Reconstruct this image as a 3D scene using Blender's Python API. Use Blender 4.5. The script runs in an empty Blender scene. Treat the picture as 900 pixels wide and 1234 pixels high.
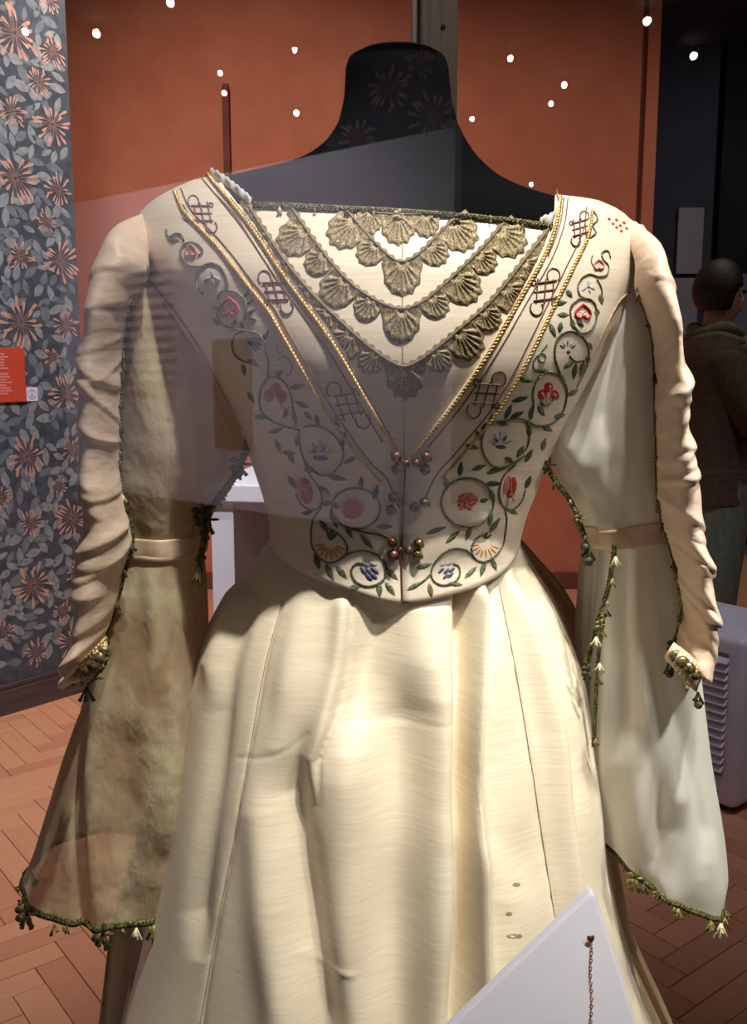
import bpy, bmesh, math, random
import numpy as np
from mathutils import Vector, Matrix
from mathutils.bvhtree import BVHTree

random.seed(7)
rng = np.random.RandomState(11)
sc = bpy.context.scene
COL = sc.collection

# ------------------------------------------------------------------ camera
FPX = 1150.0
CAM = Vector((0, 0, 1.42))
PITCH = math.radians(8.75)
cd = bpy.data.cameras.new('camera')
cd.sensor_fit = 'HORIZONTAL'; cd.sensor_width = 36; cd.lens = 36 * FPX / 900
cd.clip_start = 0.02; cd.clip_end = 60
co = bpy.data.objects.new('camera', cd); COL.objects.link(co)
co.location = CAM; co.rotation_euler = (math.pi / 2 - PITCH, 0, 0)
sc.camera = co
cd.dof.use_dof = False

# ------------------------------------------------------------------ world, lights, exposure
w = bpy.data.worlds.new('world'); sc.world = w; w.use_nodes = True
w.node_tree.nodes['Background'].inputs[0].default_value = (1.0, 0.88, 0.80, 1)
w.node_tree.nodes['Background'].inputs[1].default_value = 0.15
sc.view_settings.view_transform = 'Standard'; sc.view_settings.look = 'None'
sc.view_settings.exposure = 0.0; sc.view_settings.gamma = 1.0
sc.view_settings.use_curve_mapping = False
sc.cycles.transparent_max_bounces = 32
sc.cycles.max_bounces = 8

def spot(name, loc, target, energy, angle, blend, color, radius):
    l = bpy.data.lights.new(name, 'SPOT'); l.energy = energy; l.spot_size = math.radians(angle)
    l.spot_blend = blend; l.color = color; l.shadow_soft_size = radius
    o = bpy.data.objects.new(name, l); COL.objects.link(o); o.location = loc
    o.rotation_euler = (Vector(target) - Vector(loc)).to_track_quat('-Z', 'Y').to_euler()
    return o
WARM = (1.0, 0.94, 0.86)
spot('post_fill_light', (0.30, 1.05, 2.72), (0.09, 1.46, 2.0), 16, 60, 0.8, WARM, 0.03)  # added unseen light, only there to brighten the rear post
spot('case_spot_lamp', (0.36, 0.14, 3.70), (0.10, 0.76, 1.12), 345, 27, 1.0, WARM, 0.03)
spot('front_fill_light', (0.85, 0.05, 2.40), (0.33, 0.78, 1.02), 120, 33, 1.0, (1.0, 0.95, 0.88), 0.05)  # added fill from the front right, lifts bodice and right sleeve
spot('skirt_fill_light', (0.60, 0.06, 3.60), (-0.03, 0.66, 0.84), 640, 20, 1.0, WARM, 0.03)  # extra light added to brighten the skirt and label board
spot('floor_fill_light', (-0.9, 2.2, 3.7), (-1.25, 2.9, 0.0), 190, 50, 0.9, (1.0, 0.93, 0.86), 0.06)  # added out of view to brighten the left strip of floor
spot('wall_wash_lamp', (-0.9, 3.6, 3.75), (-0.7, 6.0, 1.2), 230, 110, 0.9, (1.0, 0.86, 0.74), 0.1)
spot('wall_wash_lamp', (1.6, 3.8, 3.75), (1.0, 6.0, 1.0), 85, 105, 0.9, (1.0, 0.86, 0.74), 0.1)
spot('wallpaper_lamp', (-0.75, 1.6, 3.7), (-1.5, 4.0, 0.7), 400, 90, 0.9, (0.96, 0.93, 1.0), 0.08)
spot('floor_lamp_light', (1.5, 1.9, 3.7), (1.25, 3.1, 0.2), 120, 50, 0.9, (0.93, 0.90, 1.0), 0.08)

# ------------------------------------------------------------------ helpers
CT, ST = math.cos(PITCH), math.sin(PITCH)
FW = Vector((0, CT, -ST)); UP = Vector((0, ST, CT))
def ray(u, v):
    return FW + Vector((1, 0, 0)) * ((u - 450) / FPX) - UP * ((v - 617) / FPX)
def at(u, v, Y):
    d = ray(u, v); return CAM + d * (Y / d.y)
def floor_at(u, v, z=0.0):
    d = ray(u, v); return CAM + d * ((z - CAM.z) / d.z)
def proj(p):
    q = p - CAM; dz = q.dot(FW)
    return 450 + FPX * q.x / dz, 617 - FPX * q.dot(UP) / dz
def lin(r, g, b):
    f = lambda c: (c / 255 / 12.92) if c <= 10 else (((c / 255) + 0.055) / 1.055) ** 2.4
    return (f(r), f(g), f(b), 1)

class MB:
    def __init__(s): s.v = []; s.f = []; s.m = []
    def add(s, vs, fs, mi=0):
        o = len(s.v); s.v += [tuple(p) for p in vs]
        for f in fs: s.f.append(tuple(i + o for i in f)); s.m.append(mi)
    def grid(s, rows, closed=False, mi=0):
        n = len(rows[0]); vs = [p for r in rows for p in r]; fs = []
        for j in range(len(rows) - 1):
            for i in range(n if closed else n - 1):
                a = j * n + i; b = j * n + (i + 1) % n
                fs.append((a, b, b + n, a + n))
        s.add(vs, fs, mi)
    def box(s, lo, hi, M=None, mi=0):
        vs = [Vector((x, y, z)) for z in (lo[2], hi[2]) for y in (lo[1], hi[1]) for x in (lo[0], hi[0])]
        if M is not None: vs = [M @ p for p in vs]
        s.add(vs, [(0, 2, 3, 1), (4, 5, 7, 6), (0, 1, 5, 4), (2, 6, 7, 3), (0, 4, 6, 2), (1, 3, 7, 5)], mi)
    def tube(s, pts, r, n=6, mi=0, cap=True):
        pts = [Vector(p) for p in pts]
        if len(pts) < 2: return
        rr = r if isinstance(r, (list, tuple)) else [r] * len(pts)
        up = None; rows = []
        for i, p in enumerate(pts):
            t = (pts[min(i + 1, len(pts) - 1)] - pts[max(i - 1, 0)])
            if t.length < 1e-9: t = Vector((0, 0, 1))
            t.normalize()
            if up is None:
                up = Vector((0, 0, 1)) if abs(t.z) < .9 else Vector((1, 0, 0))
            up = (up - t * up.dot(t))
            if up.length < 1e-6: up = Vector((1, 0, 0)) - t * t.x
            up.normalize(); sd = t.cross(up)
            rows.append([p + (up * math.cos(2 * math.pi * k / n) + sd * math.sin(2 * math.pi * k / n)) * rr[i] for k in range(n)])
        o = len(s.v); s.grid(rows, True, mi)
        if cap:
            L = o + (len(rows) - 1) * n
            s.f.append(tuple(o + k for k in range(n))[::-1]); s.m.append(mi)
            s.f.append(tuple(L + k for k in range(n))); s.m.append(mi)
    def ball(s, c, r, mi=0, nu=10, nv=7, ridge=0.0, sc3=(1, 1, 1)):
        rows = []
        for j in range(nv + 1):
            a = math.pi * j / nv
            rows.append([Vector(c) + Vector((math.sin(a) * math.cos(2 * math.pi * i / nu) * sc3[0], math.sin(a) * math.sin(2 * math.pi * i / nu) * sc3[1], math.cos(a) * sc3[2])) * r * (1 + ridge * math.cos(i * math.pi + j * 1.3)) for i in range(nu)])
        s.grid(rows, True, mi)
    def build(s, name, mats, parent=None, smooth=True, link=True):
        me = bpy.data.meshes.new(name); me.from_pydata(s.v, [], s.f)
        if not isinstance(mats, (list, tuple)): mats = [mats]
        for m in mats: me.materials.append(m)
        if len(mats) > 1: me.polygons.foreach_set('material_index', s.m)
        if smooth: me.polygons.foreach_set('use_smooth', [True] * len(me.polygons))
        me.update()
        o = bpy.data.objects.new(name, me); COL.objects.link(o)
        if parent is not None: adopt(o, parent)
        return o
WORLD_OF = {}
def world_m(o):
    m = Matrix.Translation(o.location) if o.parent is None else o.matrix_parent_inverse @ Matrix.Translation(o.location)
    return m if o.parent is None else world_m(o.parent) @ m
def adopt(o, p):
    o.parent = p; o.matrix_parent_inverse = world_m(p).inverted()
def tag(o, label=None, cat=None, group=None, kind=None):
    if label: o['label'] = label
    if cat: o['category'] = cat
    if group: o['group'] = group
    if kind: o['kind'] = kind
    return o
def empty(name, loc, label, cat, group=None):
    o = bpy.data.objects.new(name, None); COL.objects.link(o); o.location = loc; o.empty_display_size = .05
    return tag(o, label, cat, group)
def bevel(o, wd, seg=2):
    m = o.modifiers.new('bevel', 'BEVEL'); m.width = wd; m.segments = seg; m.limit_method = 'ANGLE'
    return o
def solid(o, t, off=-1):
    m = o.modifiers.new('solid', 'SOLIDIFY'); m.thickness = t; m.offset = off
    return o
def smooth2(pts, n=8):
    """Catmull-Rom through points of any dimension"""
    P = [np.array(p, float) for p in pts]
    if len(P) < 3: 
        return [tuple(P[0] + (P[1] - P[0]) * k / n) for k in range(n + 1)]
    out = []
    for i in range(len(P) - 1):
        a = P[i - 1] if i else 2 * P[0] - P[1]; b = P[i]; c = P[i + 1]
        d = P[i + 2] if i + 2 < len(P) else 2 * P[-1] - P[-2]
        for k in range(n):
            t = k / n
            out.append(tuple(.5 * (2 * b + (c - a) * t + (2 * a - 5 * b + 4 * c - d) * t * t + (3 * b - a - 3 * c + d) * t ** 3)))
    out.append(tuple(P[-1])); return out
def resample(pts, step):
    P = np.array(pts, float); d = np.r_[0, np.cumsum(np.linalg.norm(np.diff(P, axis=0), axis=1))]
    n = max(2, int(d[-1] / step) + 1); q = np.linspace(0, d[-1], n)
    return np.stack([np.interp(q, d, P[:, k]) for k in range(P.shape[1])], 1), d[-1]
def gsm(a, sig):
    k = np.exp(-.5 * (np.arange(-4 * sig, 4 * sig + 1) / sig) ** 2); k /= k.sum()
    return np.convolve(np.pad(a, len(k) // 2, mode='reflect', reflect_type='odd'), k, 'valid')

# ------------------------------------------------------------------ materials
def newmat(name):
    m = bpy.data.materials.new(name); m.use_nodes = True
    nt = m.node_tree; return m, nt, nt.nodes['Principled BSDF'], nt.nodes['Material Output']
def mat(name, c1, c2=None, rough=.5, metal=0, spec=.5, sheen=0, tex=None, bump=0, bscale=None, bdist=.001, emit=None, estr=0, lo=.35, hi=.65, detail=4):
    """procedural surface: two tones mixed by stretched noise, with bump of the same noise"""
    m, nt, p, out = newmat(name); N = nt.nodes; L = nt.links
    p.inputs['Roughness'].default_value = rough; p.inputs['Metallic'].default_value = metal
    p.inputs['Specular IOR Level'].default_value = spec
    if sheen: p.inputs['Sheen Weight'].default_value = sheen; p.inputs['Sheen Roughness'].default_value = .4
    p.inputs['Base Color'].default_value = c1
    if emit: p.inputs['Emission Color'].default_value = emit; p.inputs['Emission Strength'].default_value = estr
    if c2 is not None or bump:
        tc = N.new('ShaderNodeTexCoord'); mp = N.new('ShaderNodeMapping'); mp.inputs['Scale'].default_value = tex or (30, 30, 30)
        L.new(tc.outputs['Object'], mp.inputs['Vector'])
        nz = N.new('ShaderNodeTexNoise'); nz.inputs['Scale'].default_value = 1; nz.inputs['Detail'].default_value = detail
        L.new(mp.outputs[0], nz.inputs['Vector'])
        if c2 is not None:
            cr = N.new('ShaderNodeValToRGB'); cr.color_ramp.elements[0].position = lo; cr.color_ramp.elements[1].position = hi
            cr.color_ramp.elements[0].color = c1; cr.color_ramp.elements[1].color = c2
            L.new(nz.outputs['Fac'], cr.inputs['Fac']); L.new(cr.outputs['Color'], p.inputs['Base Color'])
        if bump:
            b = N.new('ShaderNodeBump'); b.inputs['Strength'].default_value = bump; b.inputs['Distance'].default_value = bdist
            h = nz
            if bscale:
                mp2 = N.new('ShaderNodeMapping'); mp2.inputs['Scale'].default_value = bscale; L.new(tc.outputs['Object'], mp2.inputs['Vector'])
                h = N.new('ShaderNodeTexNoise'); h.inputs['Scale'].default_value = 1; h.inputs['Detail'].default_value = 3; L.new(mp2.outputs[0], h.inputs['Vector'])
            L.new(h.outputs['Fac'], b.inputs['Height']); L.new(b.outputs['Normal'], p.inputs['Normal'])
    return m
def sheer(name, c, trans, transl, rough=.6, c2=None, bump=(.35, .004, (30, 30, 12))):
    m, nt, p, out = newmat(name); N = nt.nodes; L = nt.links
    p.inputs['Base Color'].default_value = c; p.inputs['Roughness'].default_value = rough; p.inputs['Specular IOR Level'].default_value = .25
    p.inputs['Sheen Weight'].default_value = .25
    tc = N.new('ShaderNodeTexCoord'); mp = N.new('ShaderNodeMapping'); mp.inputs['Scale'].default_value = bump[2]; L.new(tc.outputs['Object'], mp.inputs['Vector'])
    nz = N.new('ShaderNodeTexNoise'); nz.inputs['Scale'].default_value = 1; nz.inputs['Detail'].default_value = 5; L.new(mp.outputs[0], nz.inputs['Vector'])
    if c2:
        cr = N.new('ShaderNodeValToRGB'); cr.color_ramp.elements[0].position = .4; cr.color_ramp.elements[1].position = .62
        cr.color_ramp.elements[0].color = c; cr.color_ramp.elements[1].color = c2
        L.new(nz.outputs['Fac'], cr.inputs['Fac']); L.new(cr.outputs['Color'], p.inputs['Base Color'])
    b = N.new('ShaderNodeBump'); b.inputs['Strength'].default_value = bump[0]; b.inputs['Distance'].default_value = bump[1]; L.new(nz.outputs['Fac'], b.inputs['Height']); L.new(b.outputs['Normal'], p.inputs['Normal'])
    tl = N.new('ShaderNodeBsdfTranslucent'); tl.inputs['Color'].default_value = c
    tr = N.new('ShaderNodeBsdfTransparent'); tr.inputs['Color'].default_value = (1, .98, .94, 1)
    m1 = N.new('ShaderNodeMixShader'); m1.inputs[0].default_value = transl; L.new(p.outputs[0], m1.inputs[1]); L.new(tl.outputs[0], m1.inputs[2])
    m2 = N.new('ShaderNodeMixShader'); m2.inputs[0].default_value = trans; L.new(m1.outputs[0], m2.inputs[1]); L.new(tr.outputs[0], m2.inputs[2])
    L.new(m2.outputs[0], out.inputs['Surface']); return m
def glass_mat():
    m, nt, p, out = newmat('clear_case_glass'); N = nt.nodes; L = nt.links
    N.remove(p)
    tr = N.new('ShaderNodeBsdfTransparent'); tr.inputs['Color'].default_value = (.985, .99, .985, 1)
    gl = N.new('ShaderNodeBsdfGlossy'); gl.inputs['Roughness'].default_value = 0
    lw = N.new('ShaderNodeLayerWeight'); lw.inputs['Blend'].default_value = .5
    pw = N.new('ShaderNodeMath'); pw.operation = 'POWER'; pw.inputs[1].default_value = 5; L.new(lw.outputs['Facing'], pw.inputs[0])
    ma = N.new('ShaderNodeMath'); ma.operation = 'MULTIPLY_ADD'; ma.inputs[1].default_value = .95; ma.inputs[2].default_value = .043; L.new(pw.outputs[0], ma.inputs[0])
    mx = N.new('ShaderNodeMixShader'); L.new(ma.outputs[0], mx.inputs[0]); L.new(tr.outputs[0], mx.inputs[1]); L.new(gl.outputs[0], mx.inputs[2])
    L.new(mx.outputs[0], out.inputs['Surface']); return m

M = {}
SILK1, SILK2 = lin(226, 208, 174), lin(240, 226, 198)
M['silk'] = mat('cream_silk', lin(222, 206, 178), lin(238, 226, 202), rough=.40, spec=.5, sheen=.15, tex=(32, 32, 620), bump=.16, bscale=(60, 60, 800), bdist=.0007, lo=.25, hi=.75)
M['bodice_silk'] = mat('pale_bodice_silk', lin(226, 208, 184), lin(240, 226, 206), rough=.42, spec=.45, sheen=.15, tex=(20, 20, 900), bump=.10, bscale=(55, 55, 1300), bdist=.0007, lo=.3, hi=.7)
M['sleeve_silk'] = mat('pink_cream_sleeve_silk', lin(226, 198, 174), lin(238, 212, 190), rough=.45, spec=.4, sheen=.15, tex=(70, 70, 150), bump=.4, bdist=.0022)
M['seam'] = mat('seam_thread', lin(150, 122, 90), lin(170, 140, 105), rough=.8, tex=(300, 300, 300))
M['chiffon'] = sheer('white_chiffon', lin(246, 243, 232), .10, .34)
M['chiffon_shaded'] = sheer('shaded_left_chiffon', lin(196, 172, 136), .20, .30, c2=lin(236, 224, 184), bump=(.8, .010, (26, 26, 16)))  # left sleeve: its shade and lit mottling are put into the colour
M['overskirt'] = sheer('sheer_overskirt', lin(200, 172, 140), .12, .35)
M['band'] = mat('sleeve_band_silk', lin(218, 188, 158), lin(228, 202, 172), rough=.45, tex=(80, 80, 300), bump=.1)
M['lace'] = mat('gold_lace', lin(78, 64, 40), lin(166, 148, 108), rough=.55, metal=.25, spec=.5, tex=(700, 700, 700), bump=.55, bdist=.0010, lo=.36, hi=.62)
M['lace_cord'] = mat('gold_lace_cord', lin(78, 64, 40), lin(138, 120, 84), rough=.6, metal=.15, tex=(700, 700, 700), bump=.6)
M['gold'] = mat('gold_cord', lin(206, 160, 84), lin(240, 208, 132), rough=.33, metal=.45, tex=(500, 500, 500), bump=.2)
M['brown'] = mat('brown_cord', lin(92, 56, 40), lin(120, 78, 58), rough=.6, tex=(600, 600, 600), bump=.3)
M['vine'] = mat('green_vine_thread', lin(54, 64, 48), lin(128, 134, 104), rough=.35, spec=.6, tex=(420, 420, 420), bump=.7)
M['leaf'] = mat('green_leaf_thread', lin(58, 70, 48), lin(124, 130, 90), rough=.38, spec=.6, tex=(380, 380, 700), bump=.6)
M['leaf_dark'] = mat('dark_leaf_thread', lin(46, 58, 50), lin(88, 98, 80), rough=.4, spec=.6, tex=(380, 380, 700), bump=.6)
M['red'] = mat('red_thread', lin(158, 34, 36), lin(196, 70, 64), rough=.4, tex=(500, 500, 500), bump=.6)
M['pink'] = mat('pink_thread', lin(206, 112, 104), lin(226, 150, 138), rough=.4, tex=(500, 500, 500), bump=.6)
M['magenta'] = mat('rose_thread', lin(178, 74, 90), lin(206, 120, 124), rough=.4, tex=(500, 500, 500), bump=.6)
M['blue'] = mat('blue_thread', lin(44, 50, 84), lin(88, 96, 126), rough=.4, tex=(500, 500, 500), bump=.6)
M['paleblue'] = mat('pale_blue_thread', lin(150, 152, 162), lin(206, 206, 206), rough=.35, tex=(500, 500, 500), bump=.6)
M['white'] = mat('white_thread', lin(222, 214, 200), lin(240, 234, 222), rough=.4, tex=(500, 500, 500), bump=.5)
M['orange'] = mat('orange_thread', lin(196, 126, 58), lin(220, 160, 92), rough=.4, tex=(500, 500, 500), bump=.6)
M['bead_copper'] = mat('copper_bead', lin(52, 26, 26), lin(140, 84, 70), rough=.3, metal=.45, tex=(400, 400, 400), bump=.5)
M['bead_brass'] = mat('brass_bead', lin(62, 54, 32), lin(160, 142, 94), rough=.3, metal=.5, tex=(400, 400, 400), bump=.5)
M['braid'] = mat('green_gold_braid', lin(40, 44, 22), lin(128, 122, 58), rough=.5, metal=.2, tex=(480, 480, 480), bump=.9, lo=.42, hi=.62)
M['tassel_gold'] = mat('gold_green_tassel', lin(78, 76, 36), lin(160, 150, 82), rough=.5, tex=(400, 400, 400), bump=.6)
M['tassel_dark'] = mat('dark_green_tassel', lin(34, 38, 26), lin(84, 84, 50), rough=.55, tex=(400, 400, 400), bump=.6)
M['tassel_pale'] = mat('pale_tassel', lin(196, 182, 148), lin(228, 216, 186), rough=.5, tex=(400, 400, 400), bump=.6)
M['mannequin'] = mat('black_jersey', lin(10, 11, 13), lin(15, 16, 19), rough=.95, spec=.02, tex=(700, 700, 700), bump=.15)
M['orange_wall'] = mat('terracotta_paint', lin(176, 100, 76), lin(184, 108, 82), rough=.75, spec=.25, tex=(5, 5, 5), bump=.1, bscale=(180, 180, 180))
M['groove'] = mat('dark_terracotta_edge', lin(100, 48, 34), lin(112, 56, 40), rough=.8, tex=(9, 9, 9))
M['paper'] = mat('grey_blue_wallpaper', lin(60, 64, 72), lin(78, 82, 90), rough=.75, spec=.25, tex=(26, 26, 26))
M['paper_leaf'] = mat('wallpaper_leaf_print', lin(118, 122, 126), lin(140, 143, 144), rough=.75, spec=.25, tex=(40, 40, 40))
M['paper_leaf2'] = mat('wallpaper_dark_leaf_print', lin(96, 102, 110), lin(114, 118, 124), rough=.75, spec=.25, tex=(40, 40, 40))
M['paper_flower'] = mat('wallpaper_flower_print', lin(170, 128, 114), lin(194, 150, 132), rough=.75, spec=.25, tex=(60, 60, 60))
M['paper_stem'] = mat('wallpaper_stem_print', lin(120, 94, 90), lin(140, 110, 102), rough=.75, spec=.25, tex=(60, 60, 60))
M['skirting'] = mat('dark_brown_skirting', lin(62, 50, 52), lin(78, 64, 64), rough=.5, tex=(6, 6, 60))
M['aluminium'] = mat('brushed_aluminium', lin(128, 112, 102), lin(146, 130, 118), rough=.5, metal=.1, tex=(300, 300, 6))
M['aluminium_light'] = mat('aluminium_lip', lin(176, 158, 146), lin(190, 172, 160), rough=.45, metal=.1, tex=(300, 300, 6))
M['black'] = mat('black_metal', lin(14, 14, 15), lin(24, 24, 26), rough=.5, tex=(60, 60, 60))
M['dark_wall'] = mat('dark_slate_wall', lin(52, 50, 58), lin(60, 57, 65), rough=.8, spec=.2, tex=(3, 3, 3))
M['dark_wall2'] = mat('near_black_wall', lin(18, 18, 21), lin(24, 23, 27), rough=.8, spec=.2, tex=(3, 3, 3))
M['white_paint'] = mat('white_painted_board', lin(214, 212, 222), lin(222, 220, 228), rough=.55, tex=(8, 8, 8))
M['white_plastic'] = mat('white_plastic', lin(212, 208, 224), lin(220, 216, 230), rough=.45, tex=(8, 8, 8))
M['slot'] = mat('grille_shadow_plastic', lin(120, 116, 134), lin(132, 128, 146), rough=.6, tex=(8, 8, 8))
M['acrylic'] = mat('white_label_board', lin(216, 214, 226), lin(222, 220, 232), rough=.4, tex=(12, 12, 12))
M['sign_red'] = mat('red_sign', lin(196, 66, 44), lin(204, 74, 50), rough=.6, tex=(10, 10, 10))
M['sign_text'] = mat('pale_sign_print', lin(214, 124, 116), lin(222, 138, 130), rough=.6, tex=(90, 90, 90))
M['sticker'] = mat('lilac_white_sticker', lin(224, 214, 232), lin(230, 222, 238), rough=.5, tex=(50, 50, 50))
M['sticker_ink'] = mat('grey_sticker_ink', lin(150, 142, 164), lin(164, 154, 176), rough=.5, tex=(50, 50, 50))
M['copper'] = mat('rose_gold', lin(176, 104, 74), lin(206, 140, 104), rough=.25, metal=.9, tex=(200, 200, 200))
M['ceiling'] = mat('dark_ceiling', lin(52, 48, 48), lin(58, 54, 54), rough=.9, tex=(3, 3, 3))
M['panel'] = mat('white_exhibition_panel', lin(222, 216, 226), lin(228, 222, 232), rough=.6, tex=(4, 4, 4))
M['panel_ink'] = mat('panel_print', lin(168, 156, 162), lin(178, 166, 172), rough=.6, tex=(40, 40, 40))
M['panel_photo'] = mat('brown_photograph', lin(150, 128, 116), lin(160, 138, 124), rough=.5, tex=(9, 9, 9))
M['lamp_lens'] = mat('lit_lamp_lens', (1, 1, 1, 1), emit=(1, .98, .95, 1), estr=60)
M['skin'] = mat('skin', lin(176, 122, 104), lin(188, 134, 114), rough=.55, tex=(30, 30, 30))
M['hair'] = mat('dark_hair', lin(22, 18, 17), lin(34, 28, 26), rough=.6, tex=(60, 60, 200), bump=.4, bdist=.004)
M['coat'] = mat('brown_wool_coat', lin(66, 48, 36), lin(82, 60, 46), rough=.9, tex=(60, 60, 60), bump=.3, bdist=.004)
M['scarf'] = mat('olive_scarf', lin(88, 88, 64), lin(108, 106, 80), rough=.9, tex=(70, 70, 70), bump=.3, bdist=.004)
M['skirtg'] = mat('grey_green_cloth', lin(92, 98, 84), lin(112, 116, 102), rough=.9, tex=(30, 30, 20), bump=.3, bdist=.01)
M['dim_panel'] = mat('grey_blue_panel', lin(84, 82, 96), lin(92, 90, 102), rough=.7, tex=(4, 4, 4))
M['dim_panel2'] = mat('pale_grey_panel', lin(124, 118, 124), lin(132, 126, 132), rough=.7, tex=(4, 4, 4))
GLASS = glass_mat()
# parquet: per-plank tone from object random
def wood():
    m, nt, p, out = newmat('oak_parquet'); N = nt.nodes; L = nt.links
    oi = N.new('ShaderNodeObjectInfo'); tc = N.new('ShaderNodeTexCoord'); mp = N.new('ShaderNodeMapping'); mp.inputs['Scale'].default_value = (5, 60, 20)
    L.new(tc.outputs['Object'], mp.inputs['Vector']); L.new(oi.outputs['Random'], mp.inputs['Location'])
    nz = N.new('ShaderNodeTexNoise'); nz.inputs['Scale'].default_value = 1; nz.inputs['Detail'].default_value = 6; L.new(mp.outputs[0], nz.inputs['Vector'])
    ad = N.new('ShaderNodeMath'); ad.operation = 'MULTIPLY_ADD'; ad.inputs[1].default_value = .55; L.new(oi.outputs['Random'], ad.inputs[0]); 
    ad2 = N.new('ShaderNodeMath'); ad2.operation = 'MULTIPLY'; ad2.inputs[1].default_value = .5; L.new(nz.outputs['Fac'], ad2.inputs[0]); L.new(ad2.outputs[0], ad.inputs[2])
    cr = N.new('ShaderNodeValToRGB'); cr.color_ramp.elements[0].color = lin(176, 114, 84); cr.color_ramp.elements[1].color = lin(206, 146, 110)
    cr.color_ramp.elements[0].position = .1; cr.color_ramp.elements[1].position = .9
    L.new(ad.outputs[0], cr.inputs['Fac']); L.new(cr.outputs[0], p.inputs['Base Color']); p.inputs['Roughness'].default_value = .42
    return m
M['wood'] = wood()
M['wood_joint'] = mat('dark_parquet_joint', lin(146, 92, 66), lin(154, 98, 72), rough=.7, tex=(8, 8, 8))

# ------------------------------------------------------------------ the room
b = MB(); b.box((-9, -12, -.06), (9, 9.5, -.012)); fl = tag(b.build('floor', M['wood_joint'], smooth=False), kind='structure')
# herringbone planks in the two strips of floor beside the dress
pl, pw = .30, .075
me_pl = MB(); me_pl.box((-pl / 2 + .001, -pw / 2 + .001, -.014), (pl / 2 - .001, pw / 2 - .001, 0))
first = me_pl.build('plank', M['wood'], smooth=False); bevel(first, .0012, 1); adopt(first, fl)
cands = []
R45 = math.radians(38)
for i in range(-70, 70):
    for j in range(-12, 13):
        # herringbone lattice: blocks step (pw, pw) along one diagonal, and (pl, -pl) offsets
        for k in (0, 1):
            ox = i * pw + j * 2 * pl; oy = i * pw
            if k == 0: cx, cy, r = ox + pl / 2, oy + pw / 2, 0
            else: cx, cy, r = ox + pw / 2, oy + pw + pl / 2, math.pi / 2
            x = cx * math.cos(R45) - cy * math.sin(R45); y = cx * math.sin(R45) + cy * math.cos(R45) + 3.0
            if y < 1.9: continue
            u, v = proj(Vector((x, y, 0)))
            if -60 < u < 275 and 790 < v < 1290 or 745 < u < 960 and 850 < v < 1290:
                cands.append((y, x, r + R45))
cands.sort()
placed = 0
rest = MB()
for y, x, r in cands:
    if placed < 298:
        o = first if placed == 0 else first.copy()
        if placed: COL.objects.link(o)
        o.matrix_parent_inverse = Matrix.Identity(4)
        o.location = (x, y, 0); o.rotation_euler = (0, 0, r); placed += 1
    else:
        rest.box((-pl / 2 + .001, -pw / 2 + .001, -.014), (pl / 2 - .001, pw / 2 - .001, 0), Matrix.Translation((x, y, 0)) @ Matrix.Rotation(r, 4, 'Z'))
# the rest of the parquet, further off, joined
for i in range(-110, 110):
    for j in range(-14, 15):
        for k in (0, 1):
            ox = i * pw + j * 2 * pl; oy = i * pw
            if k == 0: cx, cy, r = ox + pl / 2, oy + pw / 2, 0
            else: cx, cy, r = ox + pw / 2, oy + pw + pl / 2, math.pi / 2
            x = cx * math.cos(R45) - cy * math.sin(R45); y = cx * math.sin(R45) + cy * math.cos(R45) + 3.0
            if not (-3.2 < x < 3.2 and -.5 < y < 7.0): continue
            if y >= 1.9:
                u, v = proj(Vector((x, y, 0)))
                if -60 < u < 275 and 790 < v < 1290 or 745 < u < 960 and 850 < v < 1290: continue
            rest.box((-pl / 2 + .001, -pw / 2 + .001, -.014), (pl / 2 - .001, pw / 2 - .001, 0), Matrix.Translation((x, y, 0)) @ Matrix.Rotation(r + R45, 4, 'Z'))
tag(rest.build('parquet', M['wood'], fl, smooth=False), kind='stuff')
b = MB(); b.box((-9, -12, 3.8), (9, 9.5, 3.9)); tag(b.build('ceiling', M['ceiling'], smooth=False), kind='structure')
# terracotta wall
OX = at(797, 0, 6).x
b = MB(); b.box((-6, 6.0, 0), (OX - .10, 6.3, 3.8)); wo = tag(b.build('wall_back', M['orange_wall'], smooth=False), kind='structure')
b = MB(); b.box((OX - .10, 6.04, 0), (OX - .072, 6.3, 3.8)); b.build('recessed_joint', M['groove'], wo, smooth=False)
b = MB(); b.box((OX - .072, 5.98, 0), (OX, 6.3, 3.8)); b.build('corner_strip', M['orange_wall'], wo, smooth=False)
b = MB(); b.box((-6, 5.97, 0), (OX - .10, 5.999, .11)); tag(bevel(b.build('baseboard_back', M['groove'], smooth=False), .008), kind='structure')
b = MB(); b.box((OX, 7.6, 0), (9, 7.8, 3.8)); dw = tag(b.build('wall_far', M['dark_wall'], smooth=False), kind='structure')
b = MB(); b.box((2.62, 7.5, 0), (3.0, 7.6, 3.8)); b.build('pilaster', M['dark_wall2'], dw, smooth=False)
b = MB(); b.box((8.8, -12, 0), (9, 9.5, 3.8)); tag(b.build('wall_right', M['dark_wall2'], smooth=False), kind='structure')
b = MB(); b.box((-9, -12.2, 0), (9, -12, 3.8)); tag(b.build('wall_front', M['dark_wall2'], smooth=False), kind='structure')
# reflection of a hanging lamp pole, built as a dark strip on the wall
def hang(u, v0, v1, Y):
    p0 = at(u, v0, Y); p1 = at(u + 1, v1, Y)
    b = MB(); b.box((p0.x - .02, Y, p1.z), (p0.x + .02, Y + .03, p0.z)); return b
tag(bevel(hang(271, 100, 430, 5.94).build('reflected_pole', M['groove'], smooth=False), .006), 'slim dark brown strip for a reflected lamp pole on the terracotta wall beside the neck', 'reflected_pole')
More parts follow.
